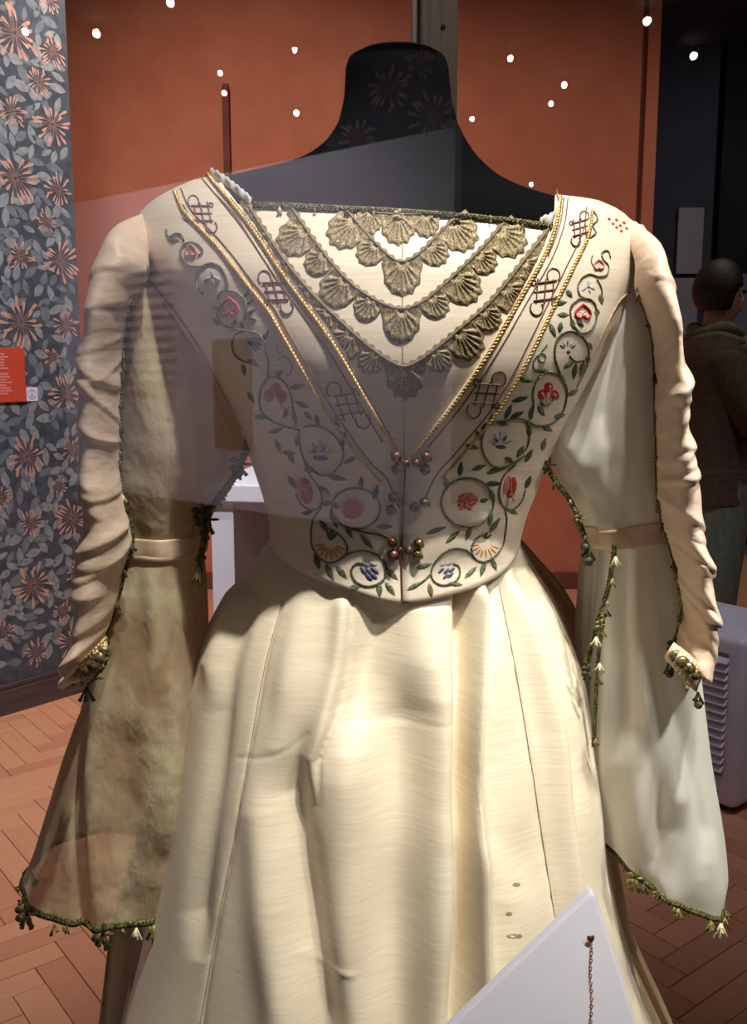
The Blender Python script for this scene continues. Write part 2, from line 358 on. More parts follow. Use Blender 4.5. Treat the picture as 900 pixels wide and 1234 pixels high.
# wallpapered partition on the left
PA = floor_at(0, 862); PB = floor_at(116, 827)
dw2 = (PB - PA).normalized(); nw = Vector((dw2.y, -dw2.x, 0))      # nw points to the camera side
if nw.y > 0: nw = -nw
Lw = 2.6
MW = Matrix((( -dw2.x, nw.x, 0, PB.x), (-dw2.y, nw.y, 0, PB.y), (0, 0, 1, 0), (0, 0, 0, 1)))   # local x: away from the right end; local y: out of wall
b = MB(); b.box((0, -.16, 0), (Lw, 0, 3.8), MW); wl = tag(b.build('wall_left', M['paper'], smooth=False), kind='structure')
def wall_hit(u, v):
    d = ray(u, v); t = (PB - CAM).dot(nw) / d.dot(nw); p = CAM + d * t
    return (PB - p).dot(dw2), p.z
hb = wall_hit(0, 826)[1]
b = MB(); b.box((-.012, .0005, 0), (Lw, .022, hb * .82), MW); b.box((-.012, .0005, hb * .82), (Lw, .013, hb), MW)
tag(bevel(b.build('baseboard_left', M['skirting'], smooth=False), .004), kind='structure')
def flower_mesh(k):
    r_ = random.Random(k); bb = MB(); n = 18
    for i in range(n):
        a = 2 * math.pi * (i + r_.uniform(-.25, .25)) / n
        if abs(math.sin(a / 2 + .8)) < .12: pass
        L_ = r_.uniform(.62, 1.08); cv = r_.uniform(-1.1, 1.1)
        pts = []
        for t in np.linspace(.08, 1, 7):
            aa = a + cv * (t - .3) * .5; pts.append((math.cos(aa) * L_ * t, math.sin(aa) * L_ * t))
        wdt = [.018, .020, .024, .030, .044, .070, .050]
        L2, R2 = [], []
        for q in range(7):
            t = np.array(pts[min(q + 1, 6)]) - np.array(pts[max(q - 1, 0)]); t /= np.linalg.norm(t); nn = np.array((-t[1], t[0]))
            L2.append(np.array(pts[q]) + nn * wdt[q]); R2.append(np.array(pts[q]) - nn * wdt[q])
        yl = .004 + i * .0004
        o = len(bb.v)
        for q in range(7): bb.v += [(L2[q][0], yl, L2[q][1]), (R2[q][0], yl, R2[q][1])]
        for q in range(6): bb.f.append((o + 2 * q, o + 2 * q + 1, o + 2 * q + 3, o + 2 * q + 2)); bb.m.append(1 if q < 3 else 0)
    return bb
fl_objs = []
for k in range(4):
    fl_objs.append(flower_mesh(k))
FLOW = [(18, 40, 35), (63, 62, 21), (47, 100, 18), (15, 135, 20), (63, 150, 27), (18, 215, 32), (70, 228, 20), (55, 267, 15), (25, 310, 19), (72, 315, 27), (25, 388, 31), (80, 392, 18), (63, 430, 13),
        (80, 475, 24), (32, 550, 26), (88, 541, 16), (70, 586, 13), (88, 624, 25), (38, 631, 17), (40, 705, 27), (94, 690, 16), (76, 736, 14), (4, 762, 16), (88, 772, 22), (45, 786, 17), (60, 0, 16), (0, 600, 15)]
def print_flower(x, z, r, k, parent=wl, MWX=MW):
    bb = MB(); src = fl_objs[k % 4]
    ro = random.uniform(0, 6.28)
    Rm = Matrix.Rotation(ro, 3, 'Y')
    bb.v = [tuple(MWX @ ((Rm @ Vector(p)) * 1.0 * Vector((r, 1, r)) + Vector((x, 0, z))) if False else MWX @ Vector(((Rm @ Vector((p[0], 0, p[2]))).x * r + x, p[1] * .1 + .0005, (Rm @ Vector((p[0], 0, p[2]))).z * r + z))) for p in src.v]
    bb.f = list(src.f); bb.m = list(src.m)
    return bb.build('printed_flower', [M['paper_flower'], M['paper_stem']], parent, smooth=False)
fpos = []
for k, (u, v, r) in enumerate(FLOW):
    x, z = wall_hit(u, v); x2, _ = wall_hit(u + r, v); x3, z3 = wall_hit(u, v - r)
    print_flower(x, z, z3 - z, k); fpos.append((x, z, (z3 - z)))
for k in range(26):
    x = random.uniform(.75, 2.5); z = random.uniform(.3, 3.4); print_flower(x, z, random.uniform(.05, .11), k); fpos.append((x, z, .1))
lf = MB(); pts = []; HSH = {}
tries = 0
while len(pts) < 1900 and tries < 30000:
    tries += 1
    x = random.uniform(.02, 2.5) if random.random() < .4 else random.uniform(.02, .7); z = random.uniform(.2, 3.7)
    ck = (int(x / .036), int(z / .036))
    if any((x - a) ** 2 + (z - c) ** 2 < .034 ** 2 for ii in (-1, 0, 1) for jj in (-1, 0, 1) for a, c in HSH.get((ck[0] + ii, ck[1] + jj), ())): continue
    if any((x - a) ** 2 + (z - c) ** 2 < (r * .75) ** 2 for a, c, r in fpos): continue
    pts.append((x, z)); HSH.setdefault(ck, []).append((x, z))
    L_ = random.uniform(.026, .044); W_ = L_ * random.uniform(.38, .55); a = random.uniform(0, 6.28); ca, sa = math.cos(a), math.sin(a)
    sh = [(-1, 0), (-.5, .8), (.1, 1), (.6, .6), (1, 0), (.6, -.6), (.1, -1), (-.5, -.8)]
    if x - L_ < 0: continue
    lf.add([MW @ Vector((x + (p * L_ * ca - q * W_ * sa), .0003 , z + (p * L_ * sa + q * W_ * ca))) for p, q in sh], [tuple(range(8))], random.choice((0, 0, 1)))
tag(lf.build('leaf_print', [M['paper_leaf'], M['paper_leaf2']], wl, smooth=False), kind='stuff')

# red sign and sticker on the wallpaper
x1, z1 = wall_hit(27, 419); x0, z0 = wall_hit(30, 484); xs = x1
sg = empty('wall_sign', MW @ Vector((xs + .2, 0, z0)), 'terracotta red text panel on the grey floral wallpaper', 'sign')
b = MB(); b.box((xs, .001, z0), (xs + .38, .012, z1), MW); bevel(b.build('board', M['sign_red'], sg, smooth=False), .0015)
hh = z1 - z0
for k in range(15):
    fr = .12 + .72 * k / 14
    if 4 < k < 7 and k != 5: continue
    b = MB(); st = .06 + random.uniform(0, .035); zz = z1 - hh * fr
    b.box((xs + st, .0121, zz - .0034), (xs + .36, .0126, zz + .0034), MW); b.build('text_line', M['sign_text'], sg, smooth=False)
xa, za = wall_hit(30.5, 467); xb, zb = wall_hit(45, 483)
sk = empty('sticker', MW @ Vector(((xa + xb) / 2, 0, zb)), 'small square white sticker with a round grey emblem beside the red sign', 'sticker')
b = MB(); b.box((xb, .001, zb), (xa, .004, za), MW); b.build('backing', M['sticker'], sk, smooth=False)
cxs, czs = (xa + xb) / 2, (za + zb) / 2; rs = (za - zb) * .36
for rr in (rs, rs * .72):
    b = MB(); ro = [MW @ Vector((cxs + math.cos(t) * rr, .0045, czs + math.sin(t) * rr)) for t in np.linspace(0, 2 * math.pi, 25)]
    b.tube(ro, .0009, 5); b.build('ring', M['sticker_ink'], sk)
b = MB(); b.add([MW @ Vector((cxs + a * rs, y, czs + c * rs)) for y in (.004, .005) for a, c in ((.35, -.35), (-.35, 0 - .35), (0, .4))], [(0, 1, 2), (3, 5, 4), (0, 3, 4, 1), (1, 4, 5, 2), (2, 5, 3, 0)]); b.build('triangle_mark', M['sticker_ink'], sk, smooth=False)

# white table behind the dress, left
TD = 3.0
tc_ = at(257, 601, TD); ztop = at(257, 583, TD).z; 
tb = empty('white_table', (tc_.x + .5, TD + .3, 0), 'white painted display table partly hidden behind the waist of the dress', 'table')
Rz = Matrix.Translation((tc_.x, TD, 0)) @ Matrix.Rotation(math.radians(-9), 4, 'Z')
b = MB(); b.box((-.03, -.02, ztop - .055), (.46, .62, ztop), Rz); bevel(b.build('table_top', M['white_paint'], tb, smooth=False), .004)
b = MB(); b.box((-.01, 0, 0), (.065, .6, ztop - .055), Rz); bevel(b.build('side_panel', M['white_paint'], tb, smooth=False), .003)
b = MB(); b.box((.375, 0, 0), (.44, .6, ztop - .055), Rz); bevel(b.build('side_panel', M['white_paint'], tb, smooth=False), .003)
b = MB(); b.box((.065, .56, .05), (.375, .58, ztop - .055), Rz); b.build('back_panel', M['white_paint'], tb, smooth=False)

# dehumidifier, right
pc = floor_at(885, 979, .02)
pd = floor_at(852, 966, .02)
dl = (pd - pc).normalized(); dr = Vector((-dl.y, dl.x, 0)); 
if dr.x < 0: dr = -dr
MD = Matrix(((dl.x, dr.x, 0, pc.x), (dl.y, dr.y, 0, pc.y), (0, 0, 1, 0), (0, 0, 0, 1)))  # local x along grille face, local y along the other face
t_ = (pc - CAM).y; ztd = at(885, 772, t_).z
dh = empty('dehumidifier', (pc + dl * .25 + dr * .2).to_tuple()[:2] + (0,), 'white floor standing dehumidifier with louvred side grille, right of the dress', 'appliance')
b = MB(); b.box((0, 0, .02), (.62, .40, ztd), MD); o = b.build('body', M['white_plastic'], dh, smooth=True); bevel(o, .028, 4)
b = MB(); b.box((.03, .03, 0), (.59, .37, .022), MD); b.build('base', M['black'], dh, smooth=False)
gz0, gz1 = at(872, 938, t_).z, at(872, 797, t_).z
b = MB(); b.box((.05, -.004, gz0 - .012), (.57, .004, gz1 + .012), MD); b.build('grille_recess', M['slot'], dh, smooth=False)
for k in range(14):
    zz = gz0 + (gz1 - gz0) * (k + .5) / 14; hh2 = (gz1 - gz0) / 28
    b = MB()
    b.add([MD @ Vector((x, y, z)) for x in (.045, .575) for y, z in ((-.003, zz - hh2 * .15), (-.020, zz - hh2 * .55), (-.020, zz - hh2 * .2), (-.003, zz + hh2 * .9))],
          [(0, 1, 2, 3), (7, 6, 5, 4), (0, 4, 5, 1), (1, 5, 6, 2), (2, 6, 7, 3), (3, 7, 4, 0)])
    b.build('louvre_slat', M['white_plastic'], dh, smooth=False)
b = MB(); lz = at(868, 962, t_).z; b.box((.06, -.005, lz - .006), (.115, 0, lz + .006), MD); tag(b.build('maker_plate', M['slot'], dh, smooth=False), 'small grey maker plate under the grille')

# dim panels on the far dark wall
def wall_panel(u0, v0, u1, v1, Y, m, label):
    a = at(u0, v0, Y); c = at(u1, v1, Y); b = MB(); b.box((a.x, Y, c.z), (c.x, Y + .03, a.z)); tag(bevel(b.build('information_panel', m, smooth=False), .004), label, 'panel')
wall_panel(818, 250, 845, 330, 7.56, M['dim_panel2'], 'narrow pale panel high on the dark wall above the visitor')
wall_panel(800, 335, 838, 420, 7.56, M['dim_panel2'], 'small pale panel on the dark wall left of the visitor')
wall_panel(872, 330, 960, 600, 7.45, M['dim_panel'], 'large grey blue panel on the dark wall right of the visitor')

# ------------------------------------------------------------------ display case
YG = 0.40
case = empty('display_case', (0, .95, 0), 'glass fronted display case with black plinth and aluminium rear post', 'display case')
b = MB(); b.box((-1.0, .42, .0), (1.0, 1.5, .2)); bevel(b.build('plinth', M['black'], case, smooth=False), .005)
pL, pR = at(505, 60, 1.46), at(550, 60, 1.46)
b = MB(); b.box((pL.x, 1.44, .2), (pR.x, 1.5, 2.75)); post = bevel(b.build('rear_post', M['aluminium'], case, smooth=False), .003)
pl_ = at(496, 60, 1.45)
b = MB(); b.box((pl_.x, 1.45, .2), (pL.x - .001, 1.5, 2.75)); bevel(b.build('post_lip', M['aluminium_light'], case, smooth=False), .002)
ps = at(534, 32, 1.44); b = MB(); b.tube([ps + Vector((0, .002, 0)), ps + Vector((0, -.0015, 0))], .0035, 12); b.build('screw', M['black'], post)
b = MB(); b.box((-1.0, YG, .0), (1.0, YG + .008, 2.75)); gp = b.build('front_glass', GLASS, case, smooth=False)

# ------------------------------------------------------------------ the gallery behind the viewer, seen only as reflections in the glass
def mirror(p): return Vector((p.x, 2 * YG - p.y, p.z))
hz = lambda v, Y: at(450, v, Y).z
Pr = at(547, 300, 2.73); Pl = at(70, 300, 4.07)
zt, zb_ = hz(152, 2.73), hz(652, 2.73)
A, B = mirror(Vector((Pr.x, 2.73, 0))), mirror(Vector((Pl.x, 4.07, 0)))
dP = (B - A); LP = dP.length; dP.normalize(); nP = Vector((-dP.y, dP.x, 0))
if nP.y < 0: nP = -nP
MP = Matrix(((dP.x, nP.x, 0, A.x), (dP.y, nP.y, 0, A.y), (0, 0, 1, 0), (0, 0, 0, 1)))
ep = empty('exhibition_panel', (A + B) / 2, 'tall white exhibition text panel mirrored in the case glass over the left of the dress', 'panel')
b = MB(); b.box((0, -.03, zb_), (LP, 0, zt), MP); b.build('board', M['panel'], ep, smooth=False)
def pcoord(u):
    # where the mirrored panel passes behind pixel column u
    d = ray(u, 440); 
    Av, Bv = Vector((Pr.x, 2.73, 0)), Vector((Pl.x, 4.07, 0)); k = d.x / d.y
    s = (Av.x - k * Av.y) / (k * (Bv.y - Av.y) - (Bv.x - Av.x)); return s * LP, Av.y + s * (Bv.y - Av.y)
for k in range(13):
    v = 318 + 13 * k; sa, Ya = pcoord(212); sb_, Yb = pcoord(112 + (8 if k % 3 else 0)); z = hz(v, (Ya + Yb) / 2)
    b = MB(); b.box((sa, .0005, z - .011), (sb_, .001, z + .007), MP); b.build('text_line', M['panel_ink'], ep, smooth=False)
sa, Ya = pcoord(303); sb_, Yb = pcoord(257)
b = MB(); b.box((sa, .0005, hz(543, Ya)), (sb_, .004, hz(408, Ya)), MP); b.build('photograph', M['panel_photo'], ep, smooth=False)
for u0, u1 in ((95, 102),):
    pass
spot('panel_lamp', (A + B) / 2 * 1 + nP * 1.3 + Vector((0, 0, 2.35)), (A + B) / 2 + Vector((0, 0, 1.5)), 150, 90, .7, (.97, .93, 1.0), .05)
# wallpaper partition behind the panel's right end
Wv = 3.25
wa, wb = mirror(at(395, 440, Wv)), mirror(at(552, 440, Wv))
b = MB(); b.box((wa.x, wa.y - .1, 0), (wb.x, wa.y, hz(20, Wv))); wr = tag(b.build('wall_partition', M['paper'], smooth=False), kind='structure')
MR = Matrix.Translation((0, wa.y, 0))
for u, v, r in ((470, 105, 26), (523, 140, 30), (430, 165, 22), (505, 75, 18)):
    p = at(u, v, Wv); print_flower(p.x, p.z, r / FPX * Wv, u, wr, MR)
spot('partition_lamp', (.1, -.6, 3.5), (wa.x * .5 + wb.x * .5, wa.y, 2.2), 60, 50, .6, (.97, .93, 1), .05)
SP = [(30, 38, 8), (116, 40, 9), (205, 3, 9), (265, 88, 6), (270, 112, 6), (355, 60, 6), (357, 136, 7), (569, 143, 6), (615, 70, 7), (680, 102, 7), (664, 125, 6), (780, 25, 9), (836, 67, 8), (640, 222, 5)]
SPL = ['over the wallpaper', "near the terracotta wall's left edge", 'at the top edge above the left shoulder', 'above the reflected pole', 'at the head of the reflected pole', 'up left of the neck', 'between reflected pole and neck', 'right of the neck', 'high above the right shoulder', 'leftmost but one of the right trio', 'lowest of the right trio', 'on the orange corner strip', 'in the dark area', 'just over the right shoulder']
for (u, v, r), wh in zip(SP, SPL):
    zc = 3.72
    d = ray(u, v); Yv = (zc - CAM.z) / d.z * d.y
    if Yv > 11.5: Yv = 11.5
    pv = at(u, v, Yv); p = mirror(pv); rr = r / FPX * Yv * .5
    e = empty('ceiling_spotlight', (p.x, p.y, p.z), 'ceiling spotlight mirrored as a bright dot ' + wh, 'spotlight', 'gallery ceiling spotlights')
    aim = (Vector((0, .4, 1.42)) - p).normalized()
    b = MB(); b.tube([p - aim * .16, p - aim * .15, p - aim * .01, p - aim * .005], [rr * .8, rr * 1.1, rr * 1.2, rr * 1.15], 14); b.build('housing', M['black'], e)
    b = MB(); b.tube([p - aim * .006, p + aim * .004], [rr, rr * .9], 14); b.build('lens', M['lamp_lens'], e)
    if p.z < 3.79:
        b = MB(); b.tube([p - aim * .12, Vector((p.x - aim.x * .12, p.y - aim.y * .12, 3.8))], .012, 6); b.build('stem', M['black'], e)

# ------------------------------------------------------------------ torso surface shared by mannequin and bodice
YC = 0.84
TAB = np.array([  # v at the side, left u, right u, front depth, back depth
 (68, 424, 533, .046, .046), (71, 416, 540, .051, .051), (78, 411, 545, .054, .054), (120, 409, 549, .054, .054), (150, 402, 556, .056, .056),
 (172, 387, 567, .060, .060), (188, 366, 578, .064, .064), (200, 338, 590, .068, .068), (208, 300, 599, .070, .07), (216, 258, 612, .072, .072),
 (226, 230, 634, .075, .075), (236, 206, 666, .078, .08), (246, 188, 708, .082, .085), (256, 176, 738, .086, .09), (270, 168, 756, .092, .095),
 (300, 168, 764, .104, .10), (340, 182, 758, .118, .105), (400, 224, 738, .129, .105), (440, 253, 716, .130, .10), (490, 284, 686, .120, .095),
 (540, 301, 660, .105, .09), (590, 318, 641, .093, .085), (625, 327, 628, .088, .083), (650, 328, 622, .088, .083), (668, 324, 625, .090, .085),
 (700, 312, 640, .097, .092), (760, 292, 662, .108, .10), (800, 280, 672, .112, .105)], float)
tz = np.array([at(450, v, YC).z for v in TAB[:, 0]])
txl = np.array([at(u, v, YC).x for u, v in zip(TAB[:, 1], TAB[:, 0])]); txr = np.array([at(u, v, YC).x for u, v in zip(TAB[:, 2], TAB[:, 0])])
NS = 600
vs_ = np.linspace(TAB[0, 0], TAB[-1, 0], NS)
def dens(col, sig): 
    return gsm(np.interp(vs_, TAB[:, 0], col), sig)
dz_, dxl, dxr = dens(tz, 1), dens(txl, 4), dens(txr, 4); dbf, dbb = dens(TAB[:, 3], 9), dens(TAB[:, 4], 9)
dxl[:6] = np.interp(vs_[:6], TAB[:, 0], txl); dxr[:6] = np.interp(vs_[:6], TAB[:, 0], txr); dbb[:8] = np.interp(vs_[:8], TAB[:, 0], TAB[:, 4]); dbf[:8] = np.interp(vs_[:8], TAB[:, 0], TAB[:, 3])
NE = 2.25
ZW = at(450, 600, YC).z
def tpar(z):
    i = lambda a: np.interp(-z, -dz_, a)
    l, r = i(dxl), i(dxr); return (l + r) / 2, (r - l) / 2, i(dbf), i(dbb)
def S(phi, z):
    """phi 0 = right side, pi/2 = front, pi = left side"""
    xc, hw, bf, bb = tpar(z); c, s = math.cos(phi), math.sin(phi)
    x = xc + hw * math.copysign(abs(c) ** (2 / NE), c)
    y = YC - (bf if s > 0 else bb) * math.copysign(abs(s) ** (2 / NE), s)
    if s > .1:   # soft strain wrinkles at the waist and under the bust
        g = math.exp(-((z - ZW) / .045) ** 2) * min(1, (s - .1) * 4) * min(1, abs(phi - 1.57) * 2.2)
        y -= g * (.0016 * math.sin(z * 230 + 2.2 * math.sin(phi * 4.1)) + .0012 * math.sin(z * 120 + phi * 9))
    return Vector((x, y, z))
def Sinv(p):
    xc, hw, bf, bb = tpar(p.z); c = (p.x - xc) / hw; s = (YC - p.y) / (bf if p.y < YC else bb)
    c = math.copysign(min(1, abs(c)) ** (NE / 2), c); s = math.copysign(min(1, abs(s)) ** (NE / 2), s)
    return math.atan2(s, c)
def Snorm(phi, z):
    e = 1e-3; a = S(phi + e, z) - S(phi - e, z); d = S(phi, z + e) - S(phi, z - e); n = a.cross(d)
    n.normalize(); q = S(phi, z) - Vector((tpar(z)[0], YC, z))
    return n if n.dot(q) > 0 else -n
zr = [dz_[k] for k in range(0, NS, 4)] + [dz_[-1]]
PH = [2 * math.pi * k / 160 for k in range(160)]
rowsS = [[S(p, z) for p in PH] for z in zr]
tmp = MB(); tmp.grid(rowsS, True)
BV = BVHTree.FromPolygons([Vector(v) for v in tmp.v], tmp.f)
CC = Vector((0, YC, 0))
def hit(u, v, off=0.0):
    d = ray(u, v).normalized(); h = BV.ray_cast(CAM, d)
    if h[0] is None: return None
    n = h[1]
    if n.dot(d) > 0: n = -n
    return h[0] + n * off
def hits(pts, off=0.0, step=3.0):
    P, _ = resample(smooth2(pts, 6), step); out = []
    for u, v in P:
        h = hit(u, v, off)
        if h is not None: out.append(h)
    return out

# mannequin
man = empty('mannequin', (0, YC, .2), 'black jersey covered headless mannequin bust wearing the dress', 'mannequin')
b = MB(); rows = []
for z in [k for k in zr if k > at(450, 640, YC).z]:
    xc = tpar(z)[0]
    rows.append([S(p, z) - Snorm(p, z) * .004 for p in PH])
b.grid(rows, True)
top = rows[0]; ct = sum(top, Vector()) / len(top)
cap = [[ct + (q - ct) * k + Vector((0, 0, .006 * (1 - k * k))) for q in top] for k in (1, .8, .5, .2, .02)]
b.grid(cap, True); b.build('torso', M['mannequin'], man)
b = MB(); b.tube([Vector((0, YC, .2)), Vector((0, YC, dz_[-1] - .02))], .02, 12); b.build('stand_pole', M['black'], man)
b = MB(); b.tube([Vector((0, YC, .2)), Vector((0, YC, .212)), Vector((0, YC, .218))], [.15, .15, .14], 24); b.build('stand_base', M['black'], man)

# ------------------------------------------------------------------ dress
dress = empty('dress', (0, .86, .2), 'cream silk medieval style gown with embroidered bodice, gold lace and hanging chiffon sleeves', 'dress')
VL = [(262, 213), (300, 265), (345, 332), (402, 408), (440, 475), (474, 530), (487, 558)]
VR = [(668, 237), (662, 285), (630, 352), (588, 422), (540, 490), (504, 537), (488, 558)]
def vcurve(pts, side):
    out = []
    for u, v in smooth2(pts, 10):
        h = hit(u, v)
        if h is None: continue
        out.append((h.z, Sinv(h)))
    out.sort(); return np.array(out)
vl, vr = vcurve(VL, 'l'), vcurve(VR, 'r')
zV = min(vl[0, 0], vr[0, 0])
ztl, ztr = vl[-1, 0], vr[-1, 0]
phc = (vl[0, 1] + vr[0, 1]) / 2
# closure line below the V
CLOSE = [(488, 558), (486, 600), (484, 650), (484, 700), (485, 728)]
cl = vcurve(CLOSE, 'c')
HEM = [(326, 656), (336, 670), (368, 692), (425, 714), (484, 728), (555, 714), (600, 694), (618, 675), (623, 662)]
hem = []
for u, v in smooth2(HEM, 10):
    h = hit(u, v)
    if h is not None: hem.append((Sinv(h), h.z))
hem.sort(); hem = np.array(hem)
def hemz(phi):
    p = phi % (2 * math.pi)
    if p > 1.5 * math.pi: p -= 2 * math.pi
    if hem[0, 0] <= p <= hem[-1, 0]: return np.interp(p, hem[:, 0], hem[:, 1])
    return hem[-1, 1] if p > math.pi / 2 else hem[0, 1]
def half(side):
    ztop = ztl if side < 0 else ztr
    V = vl if side < 0 else vr
    back = 1.5 * math.pi if side < 0 else -.5 * math.pi
    tip = np.linspace(0, 1, 70); rows = []
    nP_ = 70
    zlow = hemz(math.pi / 2) - .002
    for q in tip:
        row = []
        for k in range(nP_):
            f = (k / (nP_ - 1)) ** 1.0
            z = zlow + (ztop - zlow) * q
            def edge(z):
                if z >= V[0, 0]: return np.interp(z, V[:, 0], V[:, 1])
                return np.interp(z, cl[:, 0], cl[:, 1])
            # iterate since hem height depends on phi
            e = edge(z); phi = e + (back - e) * f
            hz_ = hemz(phi); z = hz_ + (ztop - hz_) * q
            e = edge(z); phi = e + (back - e) * f
            row.append(S(phi, z) + Snorm(phi, z) * (.0012 if side < 0 else .0018))
        rows.append(row)
    return rows
b = MB(); b.grid([r[::-1] for r in half(-1)]); bod = b.build('bodice', M['bodice_silk'], dress); solid(bod, .0016)
b = MB(); b.grid(half(1)); bodR = b.build('bodice', M['bodice_silk'], dress); solid(bodR, .0016)
bodR.name = 'bodice_panel'; bod.name = 'bodice_panel'
# plastron between the V edges
NECK = [(292, 246), (340, 249), (400, 252), (480, 256), (560, 262), (620, 268), (672, 274)]
nk = []
for u, v in smooth2(NECK, 8):
    h = hit(u, v)
    if h is not None: nk.append((Sinv(h), h.z))
nk.sort(); nk = np.array(nk)
rows = []
for q in np.linspace(0, 1, 60):
    row = []
    for k in range(61):
        f = k / 60; z = zV + (.5) * q * .2
        for it in range(4):
            pl2 = np.interp(z, vl[:, 0], vl[:, 1]) + .03; pr2 = np.interp(z, vr[:, 0], vr[:, 1]) - .03
            phi = pr2 + (pl2 - pr2) * f; zt_ = np.interp(phi, nk[:, 0], nk[:, 1]); z = zV - .004 + (zt_ - zV + .004) * q
        wr_ = .0006 * math.sin(phi * 60 + z * 90)
        row.append(S(phi, z) + Snorm(phi, z) * (.0002))
    rows.append(row)
b = MB(); b.grid(rows); plas = b.build('plastron', M['bodice_silk'], dress)
b = MB(); b.tube(hits([(485, 262), (485, 400), (487, 552)], .0004), .0004, 5); b.build('centre_seam', M['seam'], plas)
# chemise frill at the neck corners
def frill(pts, off, parent, r0=.004):
    H = hits(pts, off, 2.0); rows = []
    for k, p in enumerate(H):
        wv = math.sin(k * .9) * .0016
        rows.append([p + Vector((0, 0, -.002)), p + Vector((0, -.002 + wv, .004)), p + Vector((0, .001 + wv, .0055 + .0007 * math.sin(k * 1.7))), p + Vector((0, .004, .003))])
    b = MB(); b.grid(rows); return b.build('chemise_frill', M['chiffon'], parent)
frill([(255, 213), (272, 222), (290, 236), (304, 248)], .002, plas)
frill([(670, 238), (672, 252), (664, 266), (650, 272)], .002, plas)

# ---- cords
def rope(pts, r, mt, name, parent, off=.002, step=2.0, pitch=.006):
    H = hits(pts, off, step)
    if len(H) < 3: return None
    P, L_ = resample([tuple(h) for h in H], .0012); b = MB()
    for ph in (0, math.pi):
        q = []
        for k, p in enumerate(P):
            p = Vector(p); t = Vector(P[min(k + 1, len(P) - 1)]) - Vector(P[max(k - 1, 0)]); t.normalize()
            n1 = Vector((0, -1, 0)); n1 = (n1 - t * n1.dot(t)).normalized(); n2 = t.cross(n1); a = k * .0012 / pitch * 2 * math.pi + ph
            q.append(p + (n1 * math.cos(a) + n2 * math.sin(a)) * r * .55)
        b.tube(q, r * .62, 5)
    return b.build(name, mt, parent)
def cord(pts, r, mt, name, parent, off=.0015, step=2.5):
    H = hits(pts, off, step)
    if len(H) < 2: return None
    b = MB(); b.tube(H, r, 6); return b.build(name, mt, parent)
colL = None
IL = [(250, 211), (275, 240), (305, 278), (345, 337), (400, 412), (438, 476), (470, 530), (486, 556)]
IR = [(674, 240), (669, 272), (655, 310), (632, 350), (590, 422), (545, 488), (506, 536), (490, 556)]
rope(IL, .0017, M['gold'], 'gold_cord', bod, .002); rope(IR, .0016, M['gold'], 'gold_cord', bodR, .0025)
OL = [(212, 232), (225, 258), (262, 297), (300, 345), (322, 372), (340, 402), (362, 440), (385, 480), (412, 522), (440, 560), (460, 580)]
OR_ = [(712, 255), (707, 285), (688, 325), (668, 365), (645, 412), (620, 460), (596, 498), (560, 542), (532, 575)]
rope(OL, .0015, M['gold'], 'gold_cord', bod, .002); rope(OR_, .0014, M['gold'], 'gold_cord', bodR, .0025)
def shift(pts, du, dv=0): return [(u + du, v + dv) for u, v in pts]
for pts in (shift(IL[:-1], -9, 2), shift(OL, 7, -3) + [(476, 603)], [(262, 236), (285, 262), (310, 300)]):
    cord(pts, .0005, M['brown'], 'brown_cord', bod)
for pts in (shift(IR[:-1], 9, 2), shift(OR_, -7, -3) + [(510, 605)], shift(IR[:-1], 4, 1)[:3]):
    cord(pts, .0005, M['brown'], 'brown_cord', bodR, .0022)
cord(shift(IL, 3, -1)[1:-1], .00045, M['brown'], 'brown_cord', bod)
# closure edge
b = MB(); b.tube(hits([(488, 560), (486, 600), (484, 650), (484, 700), (485, 728)], .0024, 3), .0007, 6); b.build('closure_edge', M['brown'], bodR)

# ---- knots: plaited lattice with looped corners
def knot(cu, cv, ang, s, parent, off, flip=1):
    ca, sa = math.cos(ang), math.sin(ang); b = MB()
    T = lambda x, y: (cu + (x * flip * ca - y * sa) * s, cv + (x * flip * sa + y * ca) * s)
    strands = []
    for x in (-.45, 0, .45): strands.append([(x, -.72), (x, 0), (x, .72)])
    for y in (-.55, -.05, .45): strands.append([(-.62, y - .12), (0, y + .02), (.62, y + .15)])
    lp = lambda cx, cy, r, a0, a1: [(cx + r * math.cos(t), cy + r * 1.15 * math.sin(t)) for t in np.linspace(a0, a1, 16)]
    strands.append(lp(-.42, -.92, .36, math.radians(40), math.radians(-215)))
    strands.append(lp(.42, .98, .36, math.radians(220), math.radians(-35)))
    strands.append(lp(.66, -.45, .14, math.radians(120), math.radians(-150)))
    strands.append(lp(-.66, .42, .14, math.radians(-60), math.radians(-330)))
    for k, st in enumerate(strands):
        H = hits([T(*p) for p in st], off - .0004 + .0003 * (k % 2), 2)
        if len(H) > 1: b.tube(H, .0006, 6)
    b.build('knot_motif', M['brown'], parent)
knot(245, 259, math.radians(-12), 18, bod, .0018); knot(333, 352, math.radians(-14), 21, bod, .0018); knot(420, 487, math.radians(-20), 24, bod, .0018)
knot(697, 277, math.radians(-4), 15, bodR, .0024, -1); knot(655, 352, math.radians(4), 21, bodR, .0024, -1); knot(585, 474, math.radians(15), 23, bodR, .0024, -1)

